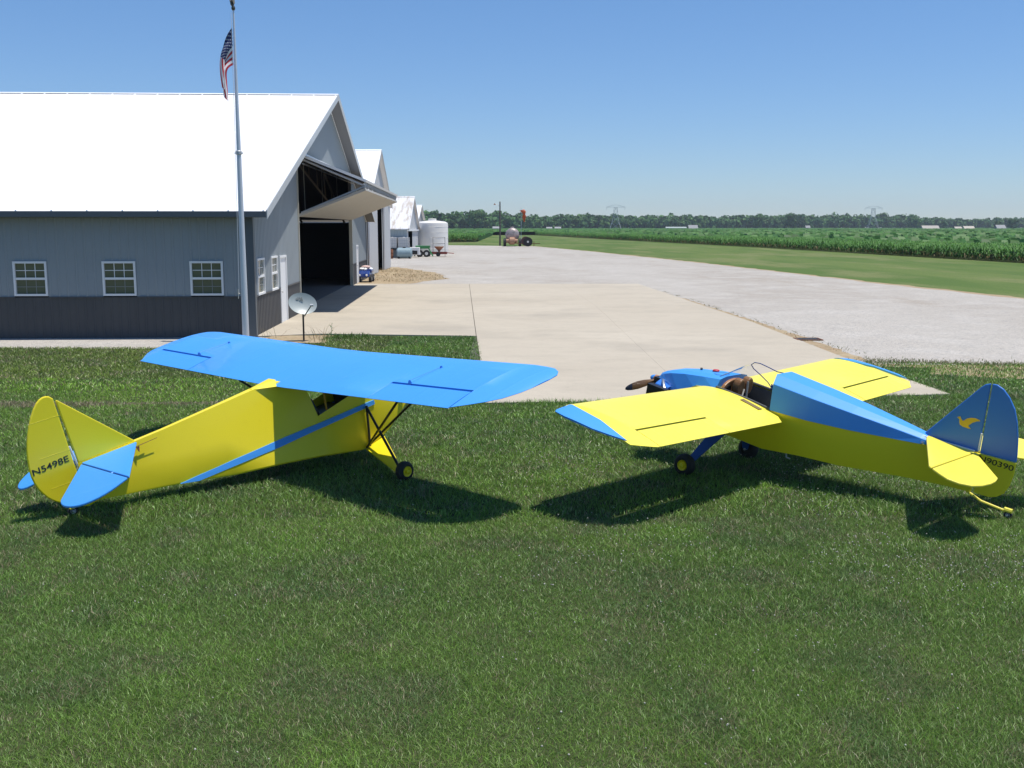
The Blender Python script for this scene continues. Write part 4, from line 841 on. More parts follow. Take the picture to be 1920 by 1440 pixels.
# wings
hB = .352; w2 = dict(T=.105, camb=.022, dih=.025, v0=.3, w0=.004); LB = 1.30
for sg in (1, -1):
    def S(v, cut, le=LB, te=0.0, tf=1.0, ub=None): return (sg * v, max(cut, te), le if ub is None else ub, te, le, tf)
    st = [S(.362, .13), S(.47, 0), S(.9, 0), S(1.518, 0), S(1.52, hB), S(2.1, hB), S(2.75, hB), S(2.752, 0), S(2.79, .0), (sg * 2.83, .02, 1.17, .02, 1.24, .92), (sg * 2.94, .09, .66, .09, 1.2, .8), (sg * 3.045, .15, .19, .12, 1.16, .62)]
    wg = B.build(wing_part(st if sg > 0 else st[::-1], **w2), "wing", M['yellowwing'], smooth=True)
    tp = [(sg * 2.835, 1.165, 1.24, .02, 1.24, .92), (sg * 2.945, .66, 1.215, .09, 1.215, .7), (sg * 3.05, .20, 1.19, .15, 1.19, .5), (sg * 3.11, .36, 1.15, .2, 1.15, .34), (sg * 3.15, .58, .98, .3, 1.1, .2)]
    B.build(wing_part(tp if sg > 0 else tp[::-1], **{**w2, 'w0': .02, 'dih': .03}), "wing_tip", M['blue'], wg, smooth=True)
    st = [(sg * v, .0, hB - .030, 0.0, LB, 1) for v in (1.528, 2.1, 2.745)]
    B.build(wing_part(st if sg > 0 else st[::-1], **w2), "aileron", M['yellowwing'], smooth=True)
    e = MB(); e.hexa([(.30, sg * .45, .062), (.30, sg * .52, .062), (.58, sg * .50, .088), (.58, sg * .43, .088), (.30, sg * .45, .074), (.30, sg * .52, .074), (.58, sg * .50, .105), (.58, sg * .43, .105)]); B.build(e, "wing_walk", M['rust'] if False else mat("worn_walk_strip", (.20, .15, .06), .9), wg)
# tail
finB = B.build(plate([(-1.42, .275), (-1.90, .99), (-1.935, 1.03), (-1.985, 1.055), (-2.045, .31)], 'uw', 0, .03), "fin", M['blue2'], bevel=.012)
e = MB(); bird = [(-1.745, .605), (-1.775, .625), (-1.79, .60), (-1.815, .585), (-1.85, .625), (-1.885, .645), (-1.93, .655), (-1.975, .65), (-1.985, .64), (-1.95, .625), (-1.915, .60), (-1.895, .575), (-1.88, .55), (-1.915, .53), (-1.88, .525), (-1.83, .525), (-1.795, .535), (-1.78, .56), (-1.775, .59)]
e.prism([(a, .0155, b) for a, b in bird], (0, .003, 0)); B.build(e, "bird_emblem", mat("gold_emblem", (.68, .46, .02), .5), finB)
rb = [(-2.0, 1.055), (-2.05, 1.06), (-2.12, 1.035), (-2.20, .97), (-2.28, .87), (-2.34, .74), (-2.39, .58), (-2.425, .42), (-2.435, .34), (-2.065, .31)]
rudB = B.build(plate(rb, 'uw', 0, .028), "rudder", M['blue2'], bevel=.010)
ry = [(-2.066, .306), (-2.436, .336), (-2.445, .2), (-2.435, .08), (-2.40, -.02), (-2.34, -.08), (-2.27, -.11), (-2.11, -.12)]
rl = B.build(plate(ry, 'uw', 0, .028), "rudder_lower_panel", M['yellow'], rudB, bevel=.008)  # deeper yellow chosen so the panel goes darker in shade
lettering(B, "N90390", rl, (-2.07, .0155, .232), (-1, 0, .03), (0, 0, 1), (0, 1, 0), .36, .06, M['lettering'])
e = MB(); e.tube([(-2.035, .016, .52), (-2.05, .016, .335)], .012, 6); B.build(e, "hinge_cover", M['white'], finB)
for sg in (1, -1):
    e = MB(); e.tube([(-1.46, sg * .07, .30), (-2.02, sg * .035, .322)], .009, 6); B.build(e, "stabilizer_fairing", M['white'], finB)
    sb = B.build(plate([(-1.50, sg * .03), (-1.53, sg * .13), (-1.98, sg * 1.03), (-2.02, sg * 1.065), (-2.03, sg * .03)], 'uv', .302, .026), "stabilizer", M['yellow2'], bevel=.01)
    pl = [(-2.04, sg * .045), (-2.48, sg * .55), (-2.505, sg * .66), (-2.51, sg * .79), (-2.49, sg * .95), (-2.44, sg * 1.08), (-2.35, sg * 1.16), (-2.24, sg * 1.18), (-2.13, sg * 1.13), (-2.035, sg * 1.075)]
    B.build(plate(pl, 'uv', lambda u: .302 - .06 * max(0, -2.04 - u), .024), "elevator", M['yellow2'], bevel=.009)
# undercarriage
M['legblue'] = mat('navy_gear_leg', (.018, .075, .30), .5)
for sg, wx in ((1, .82), (-1, .56)):
    c0 = B.local((0, 0, 0)); u_ = .96; hp_ = Vector((u_, sg * wx, -.9)); W_ = B.world(*hp_); hp_.z += (.135 - W_.z) / B.Rm[2][2]
    wheel(B, tuple(hp_), sg, .135, .12, "wheel", M['yellow'] if sg > 0 else M['black'], hub_r=.5)
    ax = hp_ - Vector((0, sg * .075, 0)); e = MB()
    a0, a1 = Vector((.78, sg * .30, -.40)), Vector((.98, sg * .30, -.40)); b0, b1 = ax + Vector((-.04, 0, .02)), ax + Vector((.05, 0, .02))
    e.prism([a0, a1, b1, b0], (0, 0, -.02)); B.build(e, "gear_leg", M['legblue'], bevel=.005)
    e = MB(); e.tube([tuple(ax - Vector((0, sg * .02, 0))), tuple(hp_)], .015, 8); B.build(e, "axle", M['steel'])
e = MB(); e.tube([(-.05, .30, -.38), (-.08, .33, -.42), (-.13, .33, -.42)], .010, 6); B.build(e, "step", M['steel'])
G0 = B.local((4.98, 10.32, .04)); G0.y = -.05
e = MB(); e.tube([(-2.03, 0, -.13), (-2.2, -.02, -.19), (G0.x + .03, G0.y, G0.z + .03)], .014, 8); B.build(e, "tail_spring", M['yellow2'])
e = MB(); e.tube([(G0.x + .05, G0.y, G0.z + .045), (G0.x - .03, G0.y, G0.z + .05)], .026, 8); B.build(e, "wheel_fork", M['yellow2'])
wheel(B, (G0.x, G0.y, G0.z), 1, .045, .03, "tail_wheel", M['steel'])

# ------------------------------------------------------------------ yard clutter
t = thing("storage_tank", "tall round white plastic storage tank beside the gravel yard", "tank", (-8.9, 117.5, .012))
e = MB(); e.lathe([(0, 1.74), (.1, 1.75), (3.3, 1.75), (3.45, 1.72), (3.6, 1.45), (3.72, .5)], (0, 0, 0), (0, 0, 1), 48); tk = e.build("tank_body", M['poly'], t, smooth=True)
e = MB(); e.lathe([(3.68, .46), (3.9, .46), (3.93, .42), (3.94, .1)], (0, 0, 0), (0, 0, 1), 24); e.build("lid", M['poly'], tk, smooth=True)
e = MB()
for k in range(5): z = .6 + k * .6; e.lathe([(z, 1.752), (z + .03, 1.766), (z + .06, 1.752)], (0, 0, 0), (0, 0, 1), 48)
e.build("moulded_ring", M['poly'], tk, smooth=True)
tote_labels = ["left one of two caged white liquid totes beside the weathered shed", "right one of two caged white liquid totes beside the weathered shed"]
def tote(x, y, lab):
    t = thing("liquid_tote", lab, "tote", (x, y, .85), 0, "caged liquid totes by the shed")
    e = MB(); e.box(-.5, .5, -.6, .6, .15, 1.15); e.lathe([(1.15, .1), (1.2, .1)], (0, 0, 0), (0, 0, 1), 12); e.build("bottle", M['poly'], t, bevel=.06)
    e = MB()
    for k in range(6):
        a = -.53 + k * 1.06 / 5
        for yy in (-.63, .63): e.tube([(a, yy, .12), (a, yy, 1.16)], .014, 4)
        b = -.63 + k * 1.26 / 5
        for xx in (-.53, .53): e.tube([(xx, b, .12), (xx, b, 1.16)], .014, 4)
    for z in (.3, .58, .86, 1.14): e.tube([(-.53, -.63, z), (.53, -.63, z), (.53, .63, z), (-.53, .63, z), (-.53, -.63, z)], .014, 4)
    e.build("cage", M['steel'], t)
    e = MB(); e.box(-.53, .53, -.63, .63, .09, .13)
    for xx in (-.48, 0, .42): e.box(xx, xx + .08, -.6, .6, 0, .088)
    e.build("pallet", M['creosote'], t)
tote(-11.75, 103.0, tote_labels[0]); tote(-10.62, 103.0, tote_labels[1])
t = thing("tank_stand", "dark steel stand carrying the two caged totes", "stand", (-11.2, 103, 0)); e = MB()
e.box(-1.2, 1.2, -.65, .65, .78, .85)
for x in (-1.15, -.05, 1.05):
    for y in (-.6, .5): e.box(x, x + .1, y, y + .1, .0, .78)
e.build("stand_frame", M['black'], t)
t = thing("plastic_tank", "low pale blue plastic tank in front of the totes", "tank", (-10.35, 100.8, .0))
e = MB(); e.lathe([(-.75, .1), (-.72, .4), (-.6, .5), (.6, .5), (.72, .4), (.75, .1)], (0, 0, .55), (1, 0, 0), 24); tb = e.build("tank_body", M['bluegrey'], t, smooth=True)
e = MB(); e.lathe([(1.02, .16), (1.12, .16)], (0, 0, 0), (0, 0, 1), 14); e.build("lid", M['black'], tb)
e = MB(); e.box(-.6, -.45, -.42, .42, 0, .2); e.box(.45, .6, -.42, .42, 0, .2); e.build("cradle", M['black'], t)
t = thing("rusty_barrel", "rusty brown barrel at the foot of the totes", "barrel", (-11.7, 100.6, 0))
e = MB(); e.lathe([(0, .29), (.02, .3), (.3, .3), (.32, .31), (.34, .3), (.58, .3), (.6, .31), (.62, .3), (.88, .3), (.9, .29)], (0, 0, 0), (0, 0, 1), 24); e.build("drum", M['rust'], t, smooth=True)
e = MB(); e.lathe([(.86, .27), (.87, .27)], (0, 0, 0), (0, 0, 1), 20); e.build("lid", M['black'], t)
t = thing("white_cabinet", "low white box with dark open front between the totes and the green machine", "cabinet", (-9.9, 105.5, 0))
e = MB(); e.box(-.6, .6, -.3, .5, .25, 1.0); e.build("cabinet_body", M['white'], t, bevel=.04)
e = MB(); e.box(-.4, .4, -.325, -.302, .3, .68); e.build("grille", M['black'], t)
e = MB()
for x in (-.55, .45):
    for y in (-.25, .35): e.box(x, x + .1, y, y + .1, 0, .25)
e.build("foot", M['black'], t)
t = thing("green_implement", "green farm implement parked in front of the white tank", "farm machine", (-9.0, 106.5, 0))
e = MB(); e.hexa([(-.7, -.4, .85), (.6, -.4, .85), (.6, .4, .85), (-.7, .4, .85), (-.8, -.5, 1.15), (.7, -.5, 1.15), (.7, .5, 1.15), (-.8, .5, 1.15)]); e.build("hopper", M['green'], t, bevel=.03)
e = MB(); e.tube([(-.6, -.3, .85), (-.9, -.4, .1)], .04, 6); e.tube([(.55, -.3, .85), (.95, -.4, .1)], .04, 6); e.tube([(-.6, .3, .85), (-.9, .4, .1)], .04, 6); e.tube([(.55, .3, .85), (.95, .4, .1)], .04, 6); e.tube([(-.85, -.4, .35), (.85, -.4, .35)], .035, 6); e.build("frame", M['green'], t)
for x in (-.35, .35):
    e = MB(); e.lathe([(-.1, .15), (-.1, .32), (-.06, .36), (.06, .36), (.1, .32), (.1, .15)], (x, -.35, .36), (0, 1, 0), 20); wl = e.build("wheel", M['rubber'], t, smooth=True)
    e = MB(); e.lathe([(-.11, .05), (-.11, .16), (.05, .16)], (x, -.35, .36), (0, 1, 0), 16); e.build("rim", M['poly'], wl)
t = thing("flat_trailer", "low rusty red flat trailer in front of the white tank", "trailer", (-7.9, 108.5, 0))
e = MB(); e.box(-1.3, 1.2, -.5, .5, .32, .44); e.box(-1.3, 1.2, -.52, -.5, .25, .5); e.tube([(1.2, 0, .38), (1.9, 0, .32)], .04, 6); e.build("deck", mat("faded_red_paint", (.28, .07, .045), .8), t)
for x in (-.7, .3):
    e = MB(); e.lathe([(-.08, .1), (-.08, .22), (.08, .22), (.08, .1)], (x, -.62, .23), (0, 1, 0), 18); e.build("wheel", M['rubber'], t, smooth=True)
t = thing("spreader", "rusty funnel spreader inside a thin upright frame by the white tank", "spreader", (-7.55, 108.6, .44))
e = MB(); e.lathe([(.0, .08), (.15, .12), (.55, .5), (.6, .5)], (0, 0, 0), (0, 0, 1), 20); e.build("funnel", M['tan'], t, smooth=True)
e = MB()
for x in (-.62, .62): e.tube([(x, -.1, -.42), (x, -.1, 1.55)], .022, 5)
for z in (.9, 1.52): e.tube([(-.62, -.1, z), (.62, -.1, z)], .018, 5)
e.build("rack", M['black'], t)
# blue utility cart by the hangar corner
t = thing("utility_vehicle", "small dark blue utility vehicle loaded with white sacks by the hangar corner", "utility vehicle", (-8.10, 57.6, .02), R(0))
e = MB(); e.box(-.42, .42, -.85, .75, .34, .62); e.hexa([(-.40, -.95, .36), (.40, -.95, .36), (.42, -.3, .4), (-.42, -.3, .4), (-.34, -.9, .62), (.34, -.9, .62), (.4, -.3, .80), (-.4, -.3, .80)]); e.box(-.46, .46, .0, .95, .62, .84); bd_ = e.build("body", M['bluecar'], t, bevel=.05)
t.scale = (.8, .8, .8)
for x in (-.24, .24):
    e = MB(); e.lathe([(0, .07), (.02, .075), (.03, .05)], (x, -.95, .5), (0, -1, .1), 14); e.build("headlight", M['white'], t)
for x in (-.45, .45):
    for y in (-.62, .6):
        e = MB(); e.lathe([(-.1, .1), (-.1, .22), (-.06, .26), (.06, .26), (.1, .22), (.1, .1)], (x, y, .26), (1, 0, 0), 20); wl = e.build("wheel", M['rubber'], t, smooth=True)
        e = MB(); e.lathe([(-.105, .03), (-.105, .12), (.105, .12), (.105, .03)], (x, y, .26), (1, 0, 0), 14); e.build("rim", M['steel'], wl)
e = MB(); e.tube([(-.05, -.35, .8), (0, -.2, 1.0)], .02, 6); e.tube([(-.2, -.2, 1.0), (.2, -.2, 1.0)], .018, 6); e.build("handlebar", M['black'], t)
sack_l = ["white sack at the back of the blue utility vehicle", "white sack at the front of the blue utility vehicle's load", "pinkish white sack on top of the blue utility vehicle's load"]
for i, (x, y, z) in enumerate(((.12, .75, .86), (-.2, .1, .86), (.0, .4, 1.0))):
    e = MB(); n1 = 10; vs = []
    for a in range(n1):
        for b in range(12):
            th = math.pi * (a + .5) / n1; ph = 2 * math.pi * b / 12; k_ = 1 + .12 * math.sin(3 * ph + i) * math.sin(2 * th)
            vs.append((x + .34 * k_ * math.sin(th) * math.cos(ph), y + .24 * k_ * math.sin(th) * math.sin(ph), z + .12 * math.cos(th)))
    e.add(vs, [(a * 12 + b, a * 12 + (b + 1) % 12, (a + 1) * 12 + (b + 1) % 12, (a + 1) * 12 + b) for a in range(n1 - 1) for b in range(12)] + [tuple(range(12)), tuple(range(12 * n1 - 12, 12 * n1))])
    o = e.build("sack", M['white'] if i < 2 else mat("pinkish_sack", (.6, .42, .38), .8), smooth=True); o.location = (-8.10, 57.6, .02); o.scale = (.8, .8, .8); tag(o, sack_l[i], "sack", "sacks loaded on the blue vehicle")

# ------------------------------------------------------------------ tank trailer, pole, windsock
t = thing("tank_trailer", "old mottled liquid tank trailer parked at the far end of the gravel", "trailer", (.05, 167.5, .012), R(0))
e = MB(); prof = [(-2.2, .2), (-2.12, .7), (-1.9, 1.02), (-1.6, 1.12), (1.6, 1.12), (1.9, 1.02), (2.12, .7), (2.2, .2)]; e.lathe(prof, (0, 0, 1.78), (0, 1, 0), 32); tb = e.build("tank_shell", M['tankgrey'], t, smooth=True)
e = MB(); e.lathe([(2.82, .3), (3.0, .3), (3.04, .22)], (0, -.3, 0), (0, 0, 1), 18); e.build("hatch", M['tankgrey'], tb)
e = MB(); e.lathe([(-.5, .1), (-.46, .45), (-.35, .58), (.35, .58), (.46, .45), (.5, .1)], (-.05, -2.35, .85), (1, 0, 0), 26); e.lathe([(-.9, .3), (.9, .3)], (-.05, -2.35, .85), (1, 0, 0), 20); e.build("lower_tank", M['tan'], t, smooth=True)
e = MB(); e.box(-.6, -.48, -2.9, 2.4, .45, .6); e.box(.48, .6, -2.9, 2.4, .45, .6); e.box(-.47, .47, -1.5, -1.35, .45, .58); e.box(-.47, .47, 1.3, 1.45, .45, .58); e.box(.61, 4.4, -2.5, -2.4, .40, .5); e.tube([(3.4, -2.45, .02), (3.4, -2.45, .8)], .05, 6); e.build("chassis", M['rust'], t)
for (x, y, r_) in ((-1.2, -1.9, .62), (-1.2, 1.0, .62), (1.2, -1.9, .62), (1.2, 1.0, .62)):
    e = MB(); e.lathe([(-.22, r_ * .5), (-.22, r_ * .85), (-.14, r_), (.14, r_), (.22, r_ * .85), (.22, r_ * .5)], (x, y, r_), (1, 0, 0), 26); wl = e.build("wheel", M['rubber'], t, smooth=True)
    e = MB(); e.lathe([(-.2, .05), (-.2, r_ * .5), (.2, r_ * .5), (.2, .05)], (x, y, r_), (1, 0, 0), 18); e.build("rim", M['rust'], wl)
t = thing("tractor_wheel_cart", "dark two wheeled cart with pale hub right of the tank trailer", "cart", (2.15, 165.4, .012))
e = MB(); e.lathe([(-.5, .2), (-.45, .72), (.45, .72), (.5, .2)], (0, 0, .82), (0, 1, 0), 26); e.build("reel_drum", mat("dark_red_drum", (.11, .05, .045), .7), t, smooth=True)
for y in (-.65, .65):
    e = MB(); e.lathe([(-.09, .4), (-.09, .72), (.09, .72), (.09, .4)], (.35, y, .72), (0, 1, 0), 26); wl = e.build("wheel", M['rubber'], t, smooth=True)
    e = MB(); e.lathe([(-.12, .04), (-.12, .16), (.1, .2), (.1, .04)], (.35, y, .72), (0, 1, 0), 16); e.build("rim", M['poly'], wl)
t = thing("light_pole", "tall dark wooden pole with a yard light behind the tank trailer", "pole", (-1.95, 171, 0))
e = MB(); e.tube([(0, 0, 0), (0, 0, 7.1)], [.15, .10], 10); e.build("pole_shaft", M['creosote'], t, smooth=True)
e = MB(); e.tube([(0, 0, 6.3), (-.4, 0, 6.65), (-.8, 0, 6.7)], .025, 6); e.build("lamp_arm", M['steel'], t)
e = MB(); e.lathe([(-.12, .17), (-.05, .16), (.05, .07), (.12, .05)], (-.85, 0, 6.7), (0, 0, 1), 14); e.build("lamp_head", M['rust'], t, smooth=True)
t = thing("windsock_pole", "thin steel pole carrying the orange windsock beyond the gravel", "windsock pole", (1.5, 172, 0))
e = MB(); e.tube([(0, 0, 0), (0, 0, 6.2)], [.04, .028], 8); e.lathe([(5.55, .03), (5.58, .03)], (0, 0, 0), (0, 0, 1), 8); e.tube([(.45 + .42 * math.cos(a), .42 * math.sin(a), 5.65) for a in [i * math.pi / 8 for i in range(17)]], .012, 5); e.build("mast", M['galv'], t)
e = MB(); vs = []; n1 = 12
for j in range(n1 + 1):
    f = j / n1; c_ = Vector((.02 + .85 * min(f * 2.2, .55), 0, 5.75 - 2.0 * max(0, f - .06) ** 1.05)); rr = .43 - .2 * f + .03 * math.sin(j * 2.1)
    for k in range(14): a = 2 * math.pi * k / 14; vs.append(c_ + Vector((rr * math.cos(a) * (.75 + .2 * math.sin(j)), rr * math.sin(a) * .6, .10 * math.cos(a) * (1 - f))))
e.add(vs, [(j * 14 + k, j * 14 + (k + 1) % 14, (j + 1) * 14 + (k + 1) % 14, (j + 1) * 14 + k) for j in range(n1) for k in range(14)])
o = e.build("windsock", M['orange'], smooth=True, fix=False); o.location = (1.5, 172, 0); tag(o, "faded orange windsock drooping from its mast", "windsock")

# ------------------------------------------------------------------ crop field
M_crop = attr_mat("corn_leaf", .55, .3, .3)
def corn_cols(n, r, X, Y):
    a = vnoise(X, Y, 6, 61)[:, None]; c = np.array([.050, .135, .028]) * (1 - a) + np.array([.080, .19, .036]) * a
    return c * r.uniform(.7, 1.35, (n, 1))
def corn(name, X, Y, hgt, scale, label, r):
    n = len(X); Vs = []; Fs = []; Cs = []; base = 0; col = corn_cols(n, r, X, Y)
    H_ = hgt * r.uniform(.85, 1.12, n)
    for lf_ in range(7):
        a = r.uniform(0, 2 * np.pi, n); z0 = H_ * (.12 + .11 * lf_); L = scale * r.uniform(.35, .62, n); w = scale * r.uniform(.05, .085, n); dx, dy = np.cos(a), np.sin(a)
        v = np.empty((n, 6, 3), np.float32)
        for j, (d_, zz, ww) in enumerate(((0, 0, .7), (.5, .34, 1), (1, .18, .25))):
            px, py, pz = X + dx * L * d_, Y + dy * L * d_, z0 + zz * scale * (1 if j < 2 else r.uniform(-.4, 1.4, n))
            v[:, 2 * j] = np.stack([px - dy * w * ww, py + dx * w * ww, pz], 1); v[:, 2 * j + 1] = np.stack([px + dy * w * ww, py - dx * w * ww, pz], 1)
        b = (np.arange(n) * 6 + base)[:, None]; Fs += [b + [0, 1, 3, 2], b + [2, 3, 5, 4]]; Vs.append(v.reshape(-1, 3)); base += n * 6
        cc = col * (1 + .06 * (lf_ - 3)); cc = np.where((np.full(n, lf_ < 2) & (r.random(n) < .4))[:, None], np.array([.16, .13, .05]), cc); Cs.append(np.repeat(cc[:, None, :], 6, 1).reshape(-1, 3))
    o = np_mesh(name, np.concatenate(Vs), np.concatenate(Fs), M_crop, cols=np.concatenate(Cs)); return tag(o, label, "crop", kind="stuff")
edge = np.array([(60, 66), (43.5, 84), (43.0, 89), (39.9, 121.6), (36.5, 161), (30, 210), (20.8, 284), (8.6, 398)], float)
r = np.random.default_rng(5); X = []; Y = []
for (a, b) in zip(edge[:-1], edge[1:]):
    L = np.hypot(*(b - a)); d = (b - a) / L; nr = np.array([-d[1], d[0]]); nr = nr if nr[0] > 0 else -nr; far = (a[1] + b[1]) / 2
    rows = 22 if far < 200 else 12
    for k in range(rows):
        st = .28 if far < 130 else .4 if far < 250 else .8; m = int(L / st); tt = np.arange(m) * st + r.uniform(-.1, .1, m); off_ = k * .76 + r.uniform(-.08, .08, m) + .2
        X.append(a[0] + d[0] * tt + nr[0] * off_); Y.append(a[1] + d[1] * tt + nr[1] * off_)
X = np.concatenate(X); Y = np.concatenate(Y)
corn("corn_rows", X, Y, 1.28, .9, "leafy green edge rows of the corn field along the mown grass", r)
X, Y = np.meshgrid(np.arange(-32, -7.2, .5), np.arange(214, 226, .76)); X = X.ravel() + r.uniform(-.1, .1, X.size); Y = Y.ravel() + r.uniform(-.1, .1, Y.size)
corn("corn_block", X, Y, 1.7, 1.1, "darker green block of corn beside the white tank", r)
# canopy sheets behind the edge rows, broken by taller plants
M['canopy'] = mat("crop_canopy", (.050, .125, .032), .9, spec=.1, n1=[(.12, .7, (.05, .12, .026), .4, .62), (1.2, .7, (.015, .045, .012), .48, .66), (.02, .5, (.04, .105, .03), .45, .6)], bump=(2.0, 1, .3))
def canopy(name, outline, z, step, label):
    P = np.array(outline); x0, y0 = P.min(0); x1, y1 = P.max(0); r = np.random.default_rng(9)
    n = int((x1 - x0) * (y1 - y0) * step); X = r.uniform(x0, x1, n); Y = y0 + (y1 - y0) * r.random(n) ** 1.9; k = in_poly(X, Y, outline) & (X < .62 * Y + 12); X, Y = X[k], Y[k]; n = len(X)
    s_ = .35 + Y / 420.; a = r.uniform(0, np.pi, n); dx, dy = np.cos(a) * s_, np.sin(a) * s_; h_ = r.uniform(.10, .40, n) * (1 + Y / 900)
    V = np.stack([np.stack([X - dx, Y - dy, np.full(n, z - .3)], 1), np.stack([X + dx, Y + dy, np.full(n, z - .3)], 1), np.stack([X + dx * .6, Y + dy * .6 + s_, z + h_], 1), np.stack([X - dx * .6, Y - dy * .6 + s_, z + h_ * .8], 1)], 1)
    c = corn_cols(n, r, X, Y) * 1.1; F = np.arange(n)[:, None] * 4 + np.array([[0, 1, 2, 3]])
    o = np_mesh(name, V.reshape(-1, 3), F, M_crop, cols=np.repeat(c[:, None, :], 4, 1).reshape(-1, 3)); tag(o, label, "crop", kind="stuff")
fld = [(76, 70), (56, 90), (50, 125), (46, 163), (34, 225), (26, 290), (10, 410), (-7.2, 400), (-7.2, 226), (-200, 226), (-200, 1500), (1500, 1500), (1500, 90)]
sheet("crop_field", fld, 1.25, M['canopy'])
canopy("corn_tops", fld, 1.3, .045, "uneven leafy tops of the wide corn field reaching to the woods")
e = MB(); e.add([(-7.2, 226, 0), (-7.2, 400, 0), (-7.2, 400, 1.25), (-7.2, 226, 1.25)], [(0, 1, 2, 3)]); tag(e.build("crop_field_side", M['canopy']), kind="structure")

# ------------------------------------------------------------------ far wood, single trees, houses, pylons
M_leaf = attr_mat("tree_foliage", .7, .15, .15)
def px(p, Y): return (p - 960) / 1950 * Y * .989
def tree_cloud(cx, cy, h_, w_, nleaf, r, ls=1.0, dark=1.0):
    """leaf clumps filling lobes of a crown; returns vertices, faces, tints"""
    lobes = []
    nl = 9
    for i in range(nl):
        a = r.uniform(0, 2 * np.pi); rr = w_ * .30 * np.sqrt(r.random()); z = h_ * r.uniform(.18, .80); lobes.append((cx + rr * np.cos(a), cy + rr * np.sin(a), z, w_ * r.uniform(.20, .33), h_ * r.uniform(.12, .2)))
    lobes.append((cx, cy, h_ * .55, w_ * .34, h_ * .33)); L = np.array(lobes)
    k = r.integers(0, len(L), nleaf); d = r.normal(size=(nleaf, 3)); d /= np.linalg.norm(d, axis=1)[:, None]; q = r.uniform(.72, 1.06, nleaf)[:, None]
    c = L[k, :3] + d * q * np.stack([L[k, 3], L[k, 3], L[k, 4]], 1); c[:, 2] = np.maximum(c[:, 2], .5)
    s_ = ls * r.uniform(.5, 1.2, nleaf)[:, None]; t1 = np.cross(d, r.normal(size=(nleaf, 3))); t1 /= np.linalg.norm(t1, axis=1)[:, None]; t2 = np.cross(d + .5 * r.normal(size=(nleaf, 3)), t1); t2 /= np.linalg.norm(t2, axis=1)[:, None]
    V = np.stack([c - t1 * s_ - t2 * s_ * .6, c + t1 * s_ - t2 * s_ * .7, c + t1 * s_ * .7 + t2 * s_ * .6, c - t1 * s_ * .8 + t2 * s_ * .7], 1)
    base = np.array([.085, .175, .055]) * r.uniform(.75, 1.3) + np.array([.012, .008, 0]) * r.uniform(-.6, 1); col = base * dark * r.uniform(.6, 1.4, (nleaf, 1))
    return V.reshape(-1, 3), np.repeat(col[:, None, :], 4, 1).reshape(-1, 3)
tops = [(600, 390), (790, 392), (840, 393), (885, 391), (925, 394), (950, 396), (990, 400), (1040, 402), (1095, 399), (1130, 402), (1160, 400), (1220, 401), (1280, 400), (1340, 403), (1400, 399), (1420, 396), (1440, 402), (1470, 398), (1510, 400), (1560, 396), (1620, 399), (1680, 398), (1715, 400), (1740, 406), (1800, 408), (1860, 407), (1900, 405), (2000, 404), (2200, 404)]
tp_ = np.array(tops, float); r = np.random.default_rng(21); Vs = []; Cs = []
def Yd(p): return 980 + (p - 840) * .55
for row in range(3):
    p = 560 + r.uniform(0, 6)
    while p < 2230:
        Yv = Yd(p) + row * 18; h_ = ((426 - np.interp(p, tp_[:, 0], tp_[:, 1])) / 1950 * Yv + 3) * r.uniform(.80, 1.03) * (1.0 if row else .82); w_ = h_ * r.uniform(.6, .95)
        v, c = tree_cloud(px(p, Yv), Yv + r.uniform(-6, 6), h_, w_, 260, r, 1.6, dark=1.0); Vs.append(v); Cs.append(c); p += w_ / Yv * 1950 * (.42 if row else .5)
V = np.concatenate(Vs); F = np.arange(len(V)).reshape(-1, 4)
tag(np_mesh("distant_wood", V, F, M_leaf, cols=np.concatenate(Cs)), "long band of dense green woods along the horizon", "woods", kind="stuff")
M['bark'] = mat("tree_bark", (.08, .065, .05), .9)
tlist = [(1483, 398, 1180, .8, "rounded tree standing taller than the woods near the middle of the horizon"), (1421, 397, 1170, .55, "narrow tall tree left of the rounded tree on the horizon"), (1714, 401, 1240, .75, "broad dark tree by the farmhouse roofs at the right of the horizon"), (1770, 414, 1150, .5, "small narrow dark tree between two pale farm roofs"), (1896, 408, 1100, .9, "big dark round tree at the far right end of the horizon"), (1872, 412, 1120, .9, "low wide dark tree just left of the last big tree"), (890, 391, 960, .9, "tallest rounded tree above the woods just right of the white tank")]
for (p, top, Yv, wf, lab) in tlist:
    h_ = (426 - top) / 1950 * Yv + 3; x = px(p, Yv); t = thing("tree", lab, "tree", (x, Yv, 0), 0, "single trees standing out from the far woods")
    e = MB(); tk = [(0, 0, 0), (.1, 0, h_ * .25), (0, .1, h_ * .6)]; e.tube(tk, [h_ * .03, h_ * .022, h_ * .008], 8)
    for k in range(5): a = k * 1.3; e.tube([(0, 0, h_ * (.22 + .06 * k)), (math.cos(a) * h_ * .2, math.sin(a) * h_ * .2, h_ * (.42 + .07 * k))], [h_ * .012, h_ * .004], 5)
    e.build("trunk", M['bark'], t)
    v, c = tree_cloud(0, 0, h_, h_ * wf, 1500, r, .75, .85); np_mesh("crown", v, np.arange(len(v)).reshape(-1, 4), M_leaf, t, cols=c)
